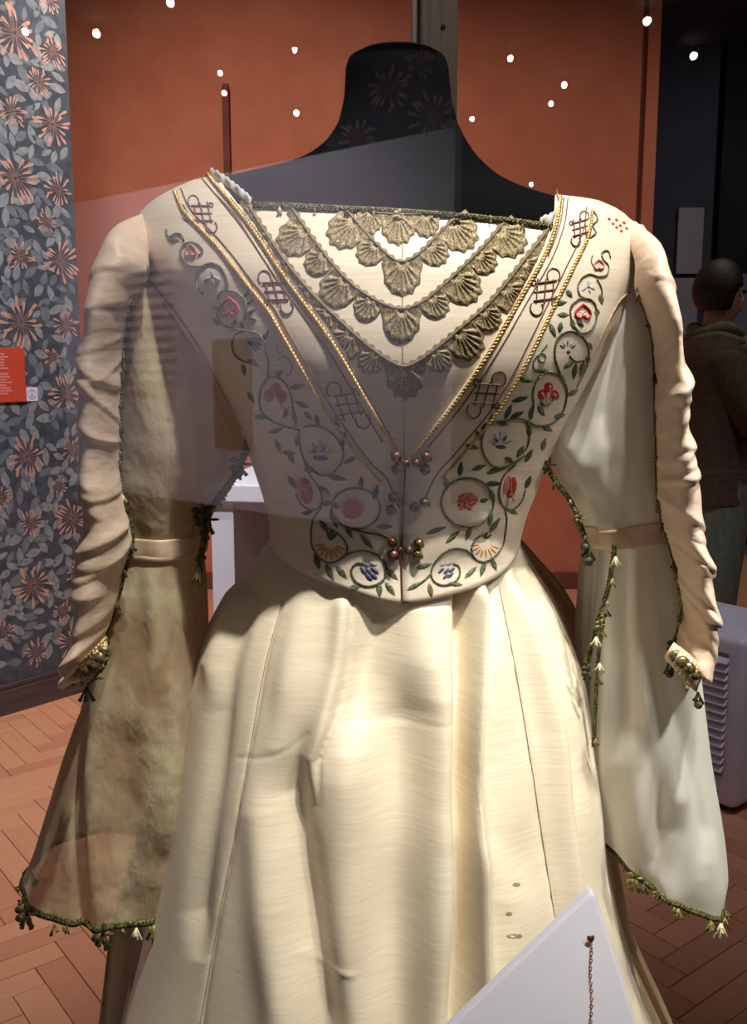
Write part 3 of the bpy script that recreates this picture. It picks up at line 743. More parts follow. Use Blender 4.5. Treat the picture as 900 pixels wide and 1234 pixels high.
# ---- embroidery
def leaf(u, v, a, L_=15, W_=5, parent=bod, mt=None, off=.0013, ups=.0010):
    a = math.radians(a); ca, sa = math.cos(a), math.sin(a)
    sh = [(-1, 0), (-.55, .75), (0, 1), (.5, .62), (1, 0), (.5, -.62), (0, -1), (-.55, -.75)]
    ve = []
    for p, q in sh:
        h = hit(u + (p * L_ / 2 * ca - q * W_ / 2 * sa), v + (p * L_ / 2 * sa + q * W_ / 2 * ca), off)
        if h is None: return
        ve.append(h)
    for p in (-.5, .2):
        h = hit(u + p * L_ / 2 * ca, v + p * L_ / 2 * sa, off + ups)
        if h is None: return
        ve.append(h)
    b = MB(); b.add(ve, [(0, 1, 8), (1, 2, 9, 8), (2, 3, 9), (3, 4, 9), (4, 5, 9), (5, 6, 9), (6, 7, 8, 9), (7, 0, 8)])
    b.build('leaf', mt or (M['leaf'] if random.random() < .6 else M['leaf_dark']), parent)
def vine(pts, parent, r=.0011, off=.0016, mt=None): rope(pts, r * .85, M['vine'], 'vine', parent, off, 2.0, .0045) if len(pts) > 2 else cord(pts, r * .82, mt or M['vine'], 'vine', parent, off)
def blob(b, u, v, rx, ry, a, mi, off=.0014, ups=.0008, n=12):
    a = math.radians(a); ca, sa = math.cos(a), math.sin(a); ve = []
    for f, o2 in ((1, 0), (.6, .8)):
        for k in range(n):
            t = 2 * math.pi * k / n; p, q = math.cos(t) * rx * f, math.sin(t) * ry * f
            h = hit(u + p * ca - q * sa, v + p * sa + q * ca, off + ups * o2)
            if h is None: return
            ve.append(h)
    ve.append(hit(u, v, off + ups))
    fs = [(k, (k + 1) % n, n + (k + 1) % n, n + k) for k in range(n)] + [(n + k, n + (k + 1) % n, 2 * n) for k in range(n)]
    b.add(ve, fs, mi)
def stitch(b, pts, r, mi, off=.0022):
    H = hits(pts, off, 2)
    if len(H) > 1: b.tube(H, r, 5, mi)
def flower(kind, u, v, s, parent, a=0):
    b = MB()
    if kind == 'heart':      # outlined heart with seeds
        pts = [(0, -1), (.75, -.3), (.9, .35), (.45, .7), (0, .4), (-.45, .7), (-.9, .35), (-.75, -.3), (0, -1)]
        stitch(b, [(u + x * s, v + y * s) for x, y in pts], .0010, 0)
        for x, y in ((-.3, -.05), (.25, -.1), (0, .15), (-.45, .3), (.4, .3), (0, -.4)): blob(b, u + x * s, v + y * s, s * .13, s * .13, 0, 1)
        ms = [M['red'] if kind == 'heart' else M['pink'], M['pink']]
    elif kind == 'palepink':
        pts = [(0, -1), (.75, -.3), (.8, .4), (.3, .6), (0, .4), (-.5, .7), (-.8, .2), (-.6, -.5), (0, -1)]
        stitch(b, [(u + x * s, v + y * s) for x, y in pts], .0008, 0)
        for x, y in ((-.2, .0), (.25, -.2), (0, -.5), (.2, .3)): blob(b, u + x * s, v + y * s, s * .2, s * .14, 40, 0)
        ms = [M['pink'], M['white']]
    elif kind == 'trefoil':
        for x, y, rx, ry, aa in ((-.5, .15, .48, .58, 20), (.5, .2, .48, .58, -20), (0, -.42, .5, .55, 0)): blob(b, u + x * s, v + y * s, rx * s, ry * s, aa, 0)
        for x, y in ((-.45, .2), (.45, .25)): stitch(b, [(u + (x - .15) * s, v + (y - .2) * s), (u + x * s, v + y * s), (u + (x * .4) * s, v + (y + .4) * s)], .0006, 1, .0034)
        stitch(b, [(u, v - .6 * s), (u + .05 * s, v), (u, v + .5 * s)], .0006, 1, .0034)
        ms = [M['red'], M['pink']]
    elif kind == 'silver':
        for x, y, aa in ((-.5, .25, -40), (.45, .15, 30), (0, -.3, 90), (.1, .5, 70)): blob(b, u + x * s, v + y * s, s * .55, s * .22, aa, 0)
        blob(b, u, v + .1 * s, s * .2, s * .25, 0, 1); ms = [M['paleblue'], M['blue']]
    elif kind == 'bluefan':
        for k, aa in enumerate((-150, -120, -90, -60, -30)):
            r = math.radians(aa + a); blob(b, u + math.cos(r) * s * .7, v + math.sin(r) * s * .7, s * .42, s * .13, aa + a, 0 if k % 2 else 1)
        blob(b, u + .1 * s, v + .25 * s, s * .3, s * .25, 0, 2); ms = [M['paleblue'], M['blue'], M['leaf_dark']]
    elif kind == 'cornflower':
        for aa in (-160, -125, -90, -55, -20):
            r = math.radians(aa); blob(b, u + math.cos(r) * s * .6, v + .35 * s + math.sin(r) * s * .75, s * .5, s * .2, aa, 0)
        for aa in (-140, -60): 
            r = math.radians(aa); blob(b, u + math.cos(r) * s * .55, v + .3 * s + math.sin(r) * s * .6, s * .25, s * .12, aa, 1, .003)
        blob(b, u, v + .5 * s, s * .6, s * .22, 5, 1); ms = [M['paleblue'], M['blue']]
    elif kind == 'bud':
        blob(b, u, v, s * .5, s, a, 0); stitch(b, [(u - .1 * s, v - .8 * s), (u - .12 * s, v), (u + .1 * s, v + .85 * s)], .0007, 1, .0036)
        blob(b, u - .3 * s, v - .2 * s, s * .25, s * .7, a, 1, .002); ms = [M['magenta'], M['pink']] if parent is bod else [M['red'], M['pink']]
    elif kind == 'berry':
        blob(b, u, v, s, s * .92, a, 0)
        for k in range(15):
            r = s * .78 * math.sqrt((k + .5) / 15); t = k * 2.4; blob(b, u + r * math.cos(t), v + r * math.sin(t), s * .13, s * .11, 0, 1, .0026, .0007, 8)
        ms = [M['pink'], M['magenta']]
    elif kind == 'orangefan':
        for k, aa in enumerate(range(20, 175, 22)):
            r = math.radians(aa); blob(b, u + math.cos(r) * s * .75, v - .1 * s + math.sin(r) * s * .7, s * .4, s * .09, aa, 0)
        for aa in (-110, -80, -50): 
            r = math.radians(aa); blob(b, u + math.cos(r) * s * .4, v - .35 * s + math.sin(r) * s * .4, s * .4, s * .13, aa, 1)
        ms = [M['orange'], M['leaf_dark']]
    elif kind == 'bluesprig':
        for x, y, aa in ((-.3, -.45, 25), (.25, -.5, 20), (-.45, .15, 45), (0, .2, 50), (.45, .1, 40), (.35, .55, 45), (-.05, .65, 50)): blob(b, u + x * s, v + y * s, s * .46, s * .2, aa if parent is bod else -aa, 0 if y > 0 else 1)
        ms = [M['blue'], M['paleblue']]
    elif kind == 'redspray':
        for x, y in ((-1, -.4), (-.6, .1), (-.2, -.3), (.2, .3), (.6, 0), (.9, .6), (.3, .9), (-.2, .5)): blob(b, u + x * s, v + y * s, s * .26, s * .2, 30, 0)
        ms = [M['red']]
    b.build('embroidered_flower', ms, parent)
E = bod
vine([(202, 277), (205, 286), (214, 282), (221, 285), (223, 291)], E); leaf(211, 290, 10, 15, 6)
vine([(240, 309), (246, 304), (242, 297), (233, 293), (224, 295), (219, 304), (222, 313), (230, 320), (242, 322), (250, 321)], E); flower('palepink', 232, 304, 8, E)
vine([(246, 353), (239, 345), (238, 334), (243, 324), (253, 318), (265, 321), (273, 332), (276, 344), (273, 351)], E); flower('silver', 257, 334, 11, E); leaf(243, 350, 60, 14, 5)
vine([(296, 386), (298, 372), (294, 359), (283, 351), (271, 350), (264, 357), (266, 370), (263, 380), (270, 391), (284, 396), (297, 398)], E); flower('heart', 278, 371, 12, E)
for u, v, a in ((299, 354, -50), (302, 364, -40), (304, 375, -20), (303, 348, -60), (260, 371, 40), (262, 388, 40), (283, 389, -50), (293, 391, 80), (305, 384, 20)): leaf(u, v, a, 12, 5)
vine([(297, 398), (285, 403), (281, 414), (284, 426), (293, 434), (303, 436)], E); vine([(297, 398), (311, 401), (320, 412), (322, 424), (325, 440), (324, 454)], E)
flower('bluesprig', 308, 412, 11, E); leaf(301, 424, 40, 16, 6, mt=M['white']); leaf(307, 437, 30, 18, 8); leaf(295, 445, 80, 16, 6); leaf(321, 404, -60, 18, 6)
vine([(333, 413), (338, 426), (346, 430), (353, 438), (352, 447), (346, 453)], E, .0006); vine([(335, 434), (341, 430), (346, 431)], E, .0006)
vine([(324, 455), (316, 467), (314, 483), (318, 497), (329, 506), (345, 513), (362, 517)], E, .0013); vine([(324, 455), (334, 453), (345, 461), (352, 474), (354, 490), (358, 512)], E, .0013)
flower('trefoil', 333, 474, 14, E); vine([(338, 484), (345, 493), (350, 489)], E, .0009)
for u, v, a, L_ in ((337, 449, -40, 16), (359, 465, -12, 20), (365, 487, 25, 20), (316, 502, 12, 18), (334, 518, -20, 20), (356, 503, 75, 18), (345, 498, 110, 13), (304, 478, 60, 18)): leaf(u, v, a, L_, 7)
vine([(362, 517), (362, 533), (366, 550), (374, 562), (388, 572), (398, 571), (407, 564), (413, 554), (414, 542), (408, 529), (396, 518), (378, 512), (366, 514)], E, .0012)
flower('cornflower', 387, 543, 16, E)
for u, v, a, L_ in ((383, 506, 75, 16), (415, 528, -85, 22), (424, 553, -25, 24), (336, 537, 70, 20), (349, 545, 5, 18), (359, 530, 95, 16), (352, 552, 60, 16), (406, 575, 10, 28), (374, 566, 10, 16), (372, 500, 50, 14), (405, 510, 30, 16)): leaf(u, v, a, L_, 7)
vine([(366, 550), (372, 567), (383, 583), (389, 600), (384, 611), (374, 613), (364, 606), (358, 594)], E, .0011); flower('bud', 369, 590, 17, E, -14); leaf(353, 581, 60, 20, 8); leaf(371, 617, -15, 14, 6)
vine([(429 + 29 * math.cos(t), 612 + 25 * math.sin(t)) for t in np.linspace(-2.9, 3.4, 22)], E, .0012); flower('berry', 425, 612, 14, E); leaf(406, 609, 30, 12, 7)
for u, v, a, L_ in ((392, 590, 40, 18), (394, 606, -10, 14), (435, 581, -85, 18), (453, 592, -75, 22), (463, 634, 0, 22), (403, 627, 65, 24), (442, 652, 50, 26), (421, 641, 60, 18)): leaf(u, v, a, L_, 7)
vine([(404, 622), (416, 635), (440, 641), (458, 644), (470, 650)], E, .0011); vine([(388, 610), (378, 625), (376, 645), (378, 660), (385, 671), (396, 678), (410, 674), (419, 662), (414, 649), (402, 640), (393, 636)], E, .0011)
flower('orangefan', 399, 657, 17, E)
vine([(410, 674), (421, 666), (438, 663), (454, 668), (464, 679), (464, 695), (455, 704), (440, 706), (428, 699), (424, 687), (430, 679), (438, 679)], E, .0012); flower('bluesprig', 445, 686, 14, E)
for u, v, a, L_ in ((383, 676, 75, 22), (398, 690, 65, 24), (412, 690, 50, 22), (391, 634, 55, 20), (428, 708, -15, 18), (457, 711, 85, 20), (472, 692, 45, 22), (470, 710, 55, 22)): leaf(u, v, a, L_, 8)
vine([(222, 248), (227, 258), (222, 262), (230, 268)], E, .0009)
E = bodR
kw = dict(parent=bodR, off=.0019)
def RL(*ls):
    for u, v, a, L_ in ls: leaf(u, v, a, L_, 7, parent=bodR, off=.0019)
vine([(713, 256), (718, 266), (712, 274), (716, 282), (709, 288)], E, .0011, .002); flower('redspray', 743, 270, 11, E)
vine([(733, 312), (730, 303), (723, 306), (724, 313), (731, 322), (728, 332), (718, 334), (709, 331), (700, 335), (694, 346), (697, 357), (706, 361)], E, .0010, .002)
vine([(712, 309), (710, 316), (715, 324), (722, 327)], E, .0008, .002); flower('palepink', 719, 321, 7, E, 0); vine([(717, 337), (722, 347), (723, 358)], E, .001, .002); flower('silver', 707, 346, 10, E); RL((722, 361, 80, 14))
vine([(697, 360), (688, 367), (685, 376), (688, 390), (697, 401), (708, 398), (715, 388), (716, 372), (710, 362), (697, 360)], E, .0012, .002); flower('heart', 700, 377, 10, E)
RL((684, 355, 55, 13), (674, 366, -10, 16), (677, 380, 0, 15), (688, 391, 80, 14), (697, 390, 40, 12), (717, 377, 95, 10))
vine([(697, 401), (684, 399), (672, 405), (667, 417), (667, 432), (672, 447), (678, 458)], E, .0012, .002); vine([(690, 400), (700, 406), (706, 417), (707, 431), (704, 440)], E, .0012, .002); flower('bluefan', 682, 421, 11, E)
RL((664, 398, 65, 20), (673, 395, 100, 14), (683, 439, -30, 15), (690, 447, 100, 22), (699, 443, 105, 24), (708, 416, 60, 12), (706, 432, 95, 12)); vine([(684, 428), (690, 434), (702, 433)], E, .0009, .002)
vine([(658, 414), (650, 424), (647, 432), (652, 436), (656, 430), (651, 425), (642, 432), (641, 441), (645, 448)], E, .0006, .002)
vine([(678, 458), (668, 449), (655, 448), (644, 459), (640, 474), (641, 488), (638, 503)], E, .0013, .002); vine([(672, 450), (680, 466), (679, 484), (672, 501), (660, 510), (645, 512), (632, 505)], E, .0013, .002)
flower('trefoil', 659, 472, 15, E); vine([(648, 484), (655, 488), (661, 484)], E, .0009, .002)
RL((652, 446, 5, 20), (632, 457, 10, 20), (625, 480, -15, 22), (688, 472, -30, 16), (650, 494, 55, 16), (638, 497, 100, 20), (672, 500, -15, 16), (657, 515, 25, 16), (611, 495, -65, 22), (621, 499, -25, 20))
vine([(633, 505), (620, 503), (605, 506), (592, 508), (583, 517), (579, 532), (582, 547), (592, 560), (606, 561), (622, 553), (630, 548)], E, .0012, .002); vine([(632, 506), (636, 520), (634, 535), (627, 545)], E, .0012, .002)
flower('cornflower', 602, 530, 15, E)
RL((591, 504, -85, 16), (604, 509, 10, 16), (576, 524, 60, 16), (568, 537, 15, 18), (582, 514, -70, 14), (636, 519, 90, 16), (653, 534, -75, 18), (635, 548, -60, 20), (625, 543, -60, 18), (576, 562, -20, 20), (597, 565, -12, 24), (612, 553, 30, 14))
vine([(562 + 31 * math.cos(t), 604 + 29 * math.sin(t)) for t in np.linspace(0, 6.4, 24)], E, .0013, .002); flower('berry', 562, 602, 16, E); RL((582, 602, -20, 12), (592, 596, 70, 18), (554, 564, -85, 20), (537, 581, -100, 18), (593, 582, 0, 20), (589, 624, 95, 20), (563, 642, 110, 22), (545, 646, -45, 26), (525, 638, -20, 28), (592, 567, -20, 16))
vine([(620, 558), (608, 568), (601, 583), (601, 600), (606, 611), (616, 612), (626, 603), (630, 590)], E, .0012, .002); flower('bud', 614, 587, 17, E, 12); RL((634, 580, -65, 20), (616, 616, 30, 14))
vine([(606, 612), (608, 630), (604, 655), (594, 670), (580, 677), (569, 670), (567, 658), (574, 647), (586, 640)], E, .0012, .002); flower('orangefan', 583, 657, 17, E); RL((594, 632, -55, 24), (580, 686, 105, 22), (593, 680, 70, 20), (566, 690, -45, 22))
vine([(568, 668), (558, 661), (542, 661), (528, 671), (520, 684), (520, 697), (530, 705), (545, 703), (553, 693), (551, 682), (545, 679)], E, .0012, .002); flower('bluesprig', 537, 686, 14, E)
vine([(520, 690), (510, 700), (498, 708)], E, .0011, .002); RL((510, 682, -15, 22), (518, 712, 80, 20), (500, 706, -30, 24), (548, 704, 10, 18))

# ---- beads on the front closure
def bead(u, v, r, mt, parent):
    h = hit(u, v, .0045 * r / 6)
    b = MB(); b.ball(h, r / FPX * .74, 0, 10, 7, .2); b.build('bead', mt, parent)
for u, v, r in ((477, 547, 6.5), (478, 562, 6.5), (489, 556, 5), (474, 596, 6.5), (471, 612, 6.5), (483, 606, 5), (473, 652, 6.5), (474, 668, 7), (482, 662, 5)): bead(u, v, r, M['bead_copper'], bod)
for u, v, r in ((513, 547, 6.5), (511, 562, 6.5), (501, 555, 5.5)): bead(u, v, r, M['bead_copper'], bodR)
for u, v, r in ((511, 602, 6.5), (499, 608, 6.5), (492, 662, 5.5), (504, 654, 6.5), (503, 668, 6.5)): bead(u, v, r, M['bead_brass'], bodR)

# ---- lace tiers
TIERS = [
 [(300, 250), (322, 284), (345, 317), (372, 350), (402, 380), (440, 414), (468, 434), (488, 441), (512, 430), (550, 400), (590, 365), (630, 316), (661, 276)],
 [(352, 253), (385, 300), (420, 340), (455, 364), (484, 373), (510, 364), (545, 335), (580, 301), (606, 271)],
 [(418, 256), (448, 290), (470, 311), (485, 317), (505, 307), (532, 280), (550, 263)],
 [(440, 255), (460, 259), (480, 260), (500, 260), (522, 259)]]
CEN = [(488, 441), (484, 373), (485, 317), (480, 260)]
def inside(u, v, m=0):
    # inside the V and below the neckline
    h = hit(u, v)
    if h is None: return False
    ph = Sinv(h); nz_ = np.interp(ph, nk[:, 0], nk[:, 1])
    return h.z < nz_ + .001
def lhit(u, v, h_):
    p = hit(u, v)
    if p is None: return None
    z = p.z; ph = Sinv(p); lo_ = np.interp(z, vr[:, 0], vr[:, 1]) + .012; hi_ = np.interp(z, vl[:, 0], vl[:, 1]) - .012
    if lo_ <= ph <= hi_: return hit(u, v, h_)
    ph = min(max(ph, lo_), hi_)
    return S(ph, z) + Snorm(ph, z) * min(h_, .0006)
def scallop(cu, cv, du, dv, width, depth, parent):
    """fan of lace hanging from the header at (cu,cv) in direction (du,dv)"""
    tu, tv = -dv, du; rows = []
    na, nr = 40, 10
    for j in range(nr + 1):
        r = j / nr; row = []
        for i in range(na + 1):
            a = -1 + 2 * i / na
            ang = a * math.pi / 2
            lobes = 1 + .05 * math.cos(a * math.pi * 6) * (r > .9)
            x = math.sin(ang) * r * width / 2 * lobes; y = math.cos(ang) ** .75 * r * depth * lobes if abs(a) < 1 else 0
            h_ = .0008 + .0007 * (1 + math.cos(a * math.pi * 8)) * (.35 < r < .85) + .0012 * (r >= .85) * (r < .99) + .0014 * (.15 < r < .34)
            uu, vv = cu + tu * x + du * y, cv + tv * x + dv * y
            p = lhit(uu, vv, h_ if r < .99 else .0004)
            if p is None: return
            row.append(p)
        rows.append(row)
    if not inside(cu + du * depth * .4, cv + dv * depth * .4): return
    b = MB(); b.grid(rows); b.build('lace_scallop', M['lace'], parent)
for ti, tr in enumerate(TIERS):
    P, Ltot = resample(smooth2(tr, 8), 1.0)
    ci = int(np.argmin(np.abs(P[:, 0] - CEN[ti][0])))
    ltr = MB()
    H = [lhit(u, v, .0016) for u, v in P[::3]]; H = [h for h in H if h is not None]
    ltr.tube(H, .0012, 6)
    H2 = [hit(u + .0, v + 6, .0014) for u, v in P[::3]]; H2 = [h for h in H2 if h is not None]
    # woven header strip
    st = []
    for k in range(0, len(P), 2):
        t = P[min(k + 3, len(P) - 1)] - P[max(k - 3, 0)]; t = t / np.linalg.norm(t); n_ = np.array((-t[1], t[0]))
        if n_[1] < 0: n_ = -n_
        wob = 1.2 * math.sin(k * .55)
        rr_ = [lhit(P[k][0] + n_[0] * q, P[k][1] + n_[1] * q, o2) for q, o2 in ((-4 + wob, .0004), (-2.5, .0013), (0, .0009), (3, .0014), (6, .0009), (9, .0004))]
        if all(x is not None for x in rr_): st.append(rr_)
    ltr.grid(st); tier = ltr.build('lace_band', M['lace_cord'], plas)
    for sgn in (-1, 1):
        s = 0; big = True; k = 0
        while True:
            idx = ci + sgn * int(s)
            if idx < 2 or idx > len(P) - 3: break
            if not (sgn > 0 and k == 0):
                t = P[min(idx + 6, len(P) - 1)] - P[max(idx - 6, 0)]; t = t / np.linalg.norm(t); n_ = np.array((-t[1], t[0]))
                if n_[1] < 0: n_ = -n_
                if k == 0: n_ = np.array((0., 1.))
                sx = -sgn * 0
                wd_, dp = (48, 40) if big else (36, 29)
                if ti == 3: wd_, dp = (44, 36) if big else (34, 28)
                scallop(P[idx][0], P[idx][1], n_[0], n_[1], wd_, dp, plas)
            s += 38 if ti < 3 else 33; big = not big; k += 1

# ---- braid with fringe
def tassel(p, s, mt, parent, kind=0):
    s *= .68
    b = MB(); n = 4
    for k in range(n):
        a = 2 * math.pi * k / n + p.x * 900; dx, dy = math.cos(a) * s * .5, math.sin(a) * s * .3
        b.tube([p, p + Vector((dx * .5, -abs(dy) * .5, -s * .5)), p + Vector((dx, -abs(dy), -s * random.uniform(.7, 1.2)))], [s * .10, s * .09, s * .16], 5)
    if kind == 1: b.ball(p + Vector((0, -.002, -s * 1.1)), s * .4)
    if kind == 2:
        for k in range(5):
            a = 2 * math.pi * k / 5; b.ball(p + Vector((math.cos(a) * s * .5, -.002, math.sin(a) * s * .5)), s * .3, 0, 7, 5, 0, (abs(math.cos(a)) + .35, .5, abs(math.sin(a)) + .35))
    b.build('tassel', mt, parent)
def braid(P3, r, parent, name='braid'):
    """plaited trim along 3-D points"""
    P, L_ = resample([tuple(p) for p in P3], .0016); b = MB()
    for ph in (0, 2.1, 4.2):
        q = []
        for k, p in enumerate(P):
            p = Vector(p); t = Vector(P[min(k + 1, len(P) - 1)]) - Vector(P[max(k - 1, 0)]); t.normalize()
            n1 = Vector((0, -1, 0)); n1 = n1 - t * n1.dot(t); n1 = n1.normalized() if n1.length > 1e-4 else Vector((1, 0, 0)); n2 = t.cross(n1); a = k * .0016 / .009 * 2 * math.pi + ph
            q.append(p + n2 * math.sin(a) * r + n1 * math.cos(2 * a) * r * .35)
        b.tube(q, r * .5, 5)
    return b.build(name, M['braid'], parent)
nb = hits([(306, 249), (340, 250), (400, 253), (480, 257), (560, 263), (620, 269), (664, 275)], .002, 3)
nbr = braid(nb, .0020, plas, 'neckline_braid')
for u, v, m_, kd, s in ((480, 262, 'tassel_pale', 2, .010), (338, 253, 'tassel_pale', 0, .009), (551, 267, 'tassel_dark', 2, .009), (418, 257, 'tassel_dark', 2, .007), (450, 258, 'tassel_gold', 0, .007), (520, 263, 'tassel_gold', 0, .007), (628, 273, 'tassel_gold', 0, .008), (380, 254, 'tassel_gold', 0, .006), (590, 268, 'tassel_gold', 0, .006)):
    tassel(hit(u, v, .003), s * .72, M[m_], plas, kd)

# ------------------------------------------------------------------ skirt
class Rings:
    """tube through image rows: v, left u, right u, centre depth, front and back depth; the hem may tilt"""
    def __init__(s, tab, n=2.2, sig=10, tilt=None, ext=None):
        T = np.array(tab, float); q = np.linspace(T[0, 0], T[-1, 0], 400); ip = lambda c: gsm(np.interp(q, T[:, 0], c), sig)
        s.z = ip([at(450, r[0], r[3]).z for r in T]); s.l = ip([at(r[1], r[0], r[3]).x for r in T]); s.r = ip([at(r[2], r[0], r[3]).x for r in T])
        s.yc = ip(T[:, 3]); s.bf = ip(T[:, 4]); s.bb = ip(T[:, 5]); s.n = n
    def par(s, z):
        f = lambda a: np.interp(-z, -s.z, a); l, r = f(s.l), f(s.r); return (l + r) / 2, (r - l) / 2, f(s.yc), f(s.bf), f(s.bb)
    def P(s, phi, z, k=1.0):
        xc, hw, yc, bf, bb = s.par(z); c, sn = math.cos(phi), math.sin(phi)
        return Vector((xc + k * hw * math.copysign(abs(c) ** (2 / s.n), c), yc - k * (bf if sn > 0 else bb) * math.copysign(abs(sn) ** (2 / s.n), sn), z))
SK = [(640, 331, 619, .86, .092, .085), (655, 326, 624, .86, .095, .09), (690, 294, 650, .86, .108, .11), (745, 252, 680, .86, .130, .14), (800, 236, 697, .86, .150, .17), (900, 222, 712, .86, .178, .22),
      (1000, 206, 722, .86, .198, .26), (1100, 182, 742, .86, .215, .30), (1234, 152, 786, .86, .235, .33), (1500, 90, 850, .86, .27, .38), (2100, -10, 960, .86, .32, .44)]
sk_ = Rings(SK, 2.2, 6)
zbot = .205
FOLDS = [ # image polyline, height (m), half width (px), sharp
 ([(340, 728), (320, 800), (303, 895), (285, 1000), (268, 1085), (240, 1240)], -.0022, 4, 1),
 ([(417, 730), (410, 800), (396, 860), (378, 912)], .006, 14, 0), ([(424, 730), (418, 800), (404, 862), (386, 915)], -.005, 7, 1),
 ([(352, 880), (348, 960), (358, 1040), (372, 1120), (392, 1240)], -.010, 24, 0), ([(322, 900), (318, 980), (325, 1080), (345, 1240)], .007, 26, 0),
 ([(450, 790), (470, 860), (478, 960), (470, 1060), (475, 1240)], -.011, 45, 0), ([(415, 860), (425, 960), (425, 1100), (435, 1240)], .007, 36, 0),
 ([(530, 760), (530, 900), (528, 1050), (525, 1240)], .009, 26, 0),
 ([(557, 716), (555, 850), (554, 980), (556, 1100), (548, 1240)], -.014, 9, 0), ([(574, 714), (572, 800), (569, 900), (572, 1040), (580, 1240)], .013, 9, 0),
 ([(588, 706), (586, 780), (580, 880), (574, 960)], -.006, 5, 1), ([(601, 700), (620, 800), (640, 920), (652, 1000), (667, 1095), (690, 1240)], -.003, 4, 1),
 ([(612, 690), (640, 780), (664, 880), (676, 980), (690, 1100)], .010, 13, 0), ([(622, 690), (655, 780), (680, 880), (695, 1000), (712, 1130)], -.007, 10, 0), ([(560, 1000), (600, 1060), (608, 1130), (600, 1240)], .006, 30, 0),
 ([(372, 700), (352, 790), (338, 900)], .004, 18, 0), ([(300, 720), (270, 820), (255, 960), (238, 1100)], -.006, 14, 0), ([(280, 720), (255, 800)], .004, 10, 0),
 ([(460, 740), (440, 800), (428, 850)], -.006, 22, 0), ([(500, 735), (505, 800)], .004, 25, 0)]
CREASE = [([(412, 872), (450, 875), (500, 876), (555, 868)], -.0006, 3), ([(286, 914), (320, 912), (345, 904), (372, 884)], -.0006, 3), ([(360, 1152), (378, 1166), (400, 1170), (425, 1172)], .0009, 4)]
FS = []
for pts, a, wd_, sh in FOLDS:
    P = np.array(smooth2(pts, 8)); FS.append((P[:, 1], P[:, 0], a * (1.55 if not sh else 1.2), wd_, sh))
CS = [(np.array(resample(smooth2(p, 8), 3)[0]), a, w_) for p, a, w_ in CREASE]
rows = []
nphi = 420
zs = list(np.linspace(sk_.z[0], at(450, 1260, .62).z, 190)) + list(np.linspace(at(450, 1260, .62).z, zbot, 40))[1:]
fk = np.arange(nphi) / nphi
PHk = np.where(fk < .72, fk / .72 * math.pi * 1.1 - .05 * math.pi, 1.05 * math.pi + (fk - .72) / .28 * .9 * math.pi)
for z in zs:
    xc, hw, yc, bf, bb = sk_.par(z); c, s = np.cos(PHk), np.sin(PHk); e_ = 2 / sk_.n
    X = xc + hw * np.sign(c) * np.abs(c) ** e_; BB = np.where(s > 0, bf, bb); Yy = yc - BB * np.sign(s) * np.abs(s) ** e_
    nx, ny = (X - xc) / hw ** 2, (Yy - yc) / BB ** 2; nl = np.hypot(nx, ny); nx, ny = nx / nl, ny / nl
    qz = z - CAM.z; dep = Yy * CT - qz * ST; U = 450 + FPX * X / dep; V_ = 617 - FPX * (Yy * ST + qz * CT) / dep
    D = np.zeros(nphi)
    for fy, fx, a, wd_, sh in FS:
        fade = np.clip(1 - (fy[0] - V_) / (90 if fy[0] > 750 else 30), 0, 1) if fy[0] < 750 else np.clip((V_ - fy[0] + 60) / 140, 0, 1) ** 1.5
        if fy[-1] < 1200: fade = fade * np.clip(1 - (V_ - fy[-1]) / 60, 0, 1)
        e = (U - np.interp(V_, fy, fx)) / wd_
        D += a * fade * (np.exp(-e * e) if not sh else np.exp(-np.abs(e) * 1.6))
    for P, a, w_ in CS:
        e = np.min(np.hypot(P[None, :, 0] - U[:, None], P[None, :, 1] - V_[:, None]), 1) / w_; D += a * np.exp(-np.minimum(e, 6) ** 2)
    g = np.clip((V_ - 660) / 60, 0, 1)
    Df = D * g + g * .0016 * (np.sin(U * .045 + V_ * .012) * np.sin(V_ * .021 + U * .01) + .6 * np.sin(U * .021 - V_ * .017 + 2))
    Db = .010 * np.sin(PHk * 26) * min(1, (sk_.z[0] - z) / .2)
    wt = np.clip((yc + .03 - Yy) / .03, 0, 1); Dd = Df * wt + Db * (1 - wt)
    rows.append([Vector((X[k] + nx[k] * Dd[k], Yy[k] + ny[k] * Dd[k], z)) for k in range(nphi)])
b = MB(); b.grid(rows, True); skirt = b.build('skirt', M['silk'], dress)
# small worn holes and stitching
sb = MB(); sb.grid(rows, True); BVS = BVHTree.FromPolygons([Vector(v) for v in sb.v], sb.f)
def hs(u, v, off):
    d = ray(u, v).normalized(); h = BVS.ray_cast(CAM, d)
    if h[0] is None: return None
    n = h[1] if h[1].dot(d) < 0 else -h[1]; return h[0] + n * off
for u, v, L_ in ((622, 1066, 5), (613, 1101, 4), (618, 1128, 8), (625, 1128, 4)):
    b = MB(); q = [hs(u + L_ * math.cos(t), v + 2.5 * math.sin(t), .0003) for t in np.linspace(0, 2 * math.pi, 10)][:-1]
    b.add(q, [tuple(range(9))]); b.build('worn_spot', M['seam'], skirt)
def sseam(pts, r=.0004):
    H = [hs(u, v, .0002) for u, v in resample(smooth2(pts, 8), 4)[0]]; H = [h for h in H if h is not None]
    b = MB(); b.tube(H, r, 5); b.build('seam', M['seam'], skirt)
sseam([(340, 728), (320, 800), (303, 895), (285, 1000), (268, 1085), (240, 1240)]); sseam([(601, 705), (620, 800), (640, 920), (652, 1000), (667, 1095), (690, 1240)]); 

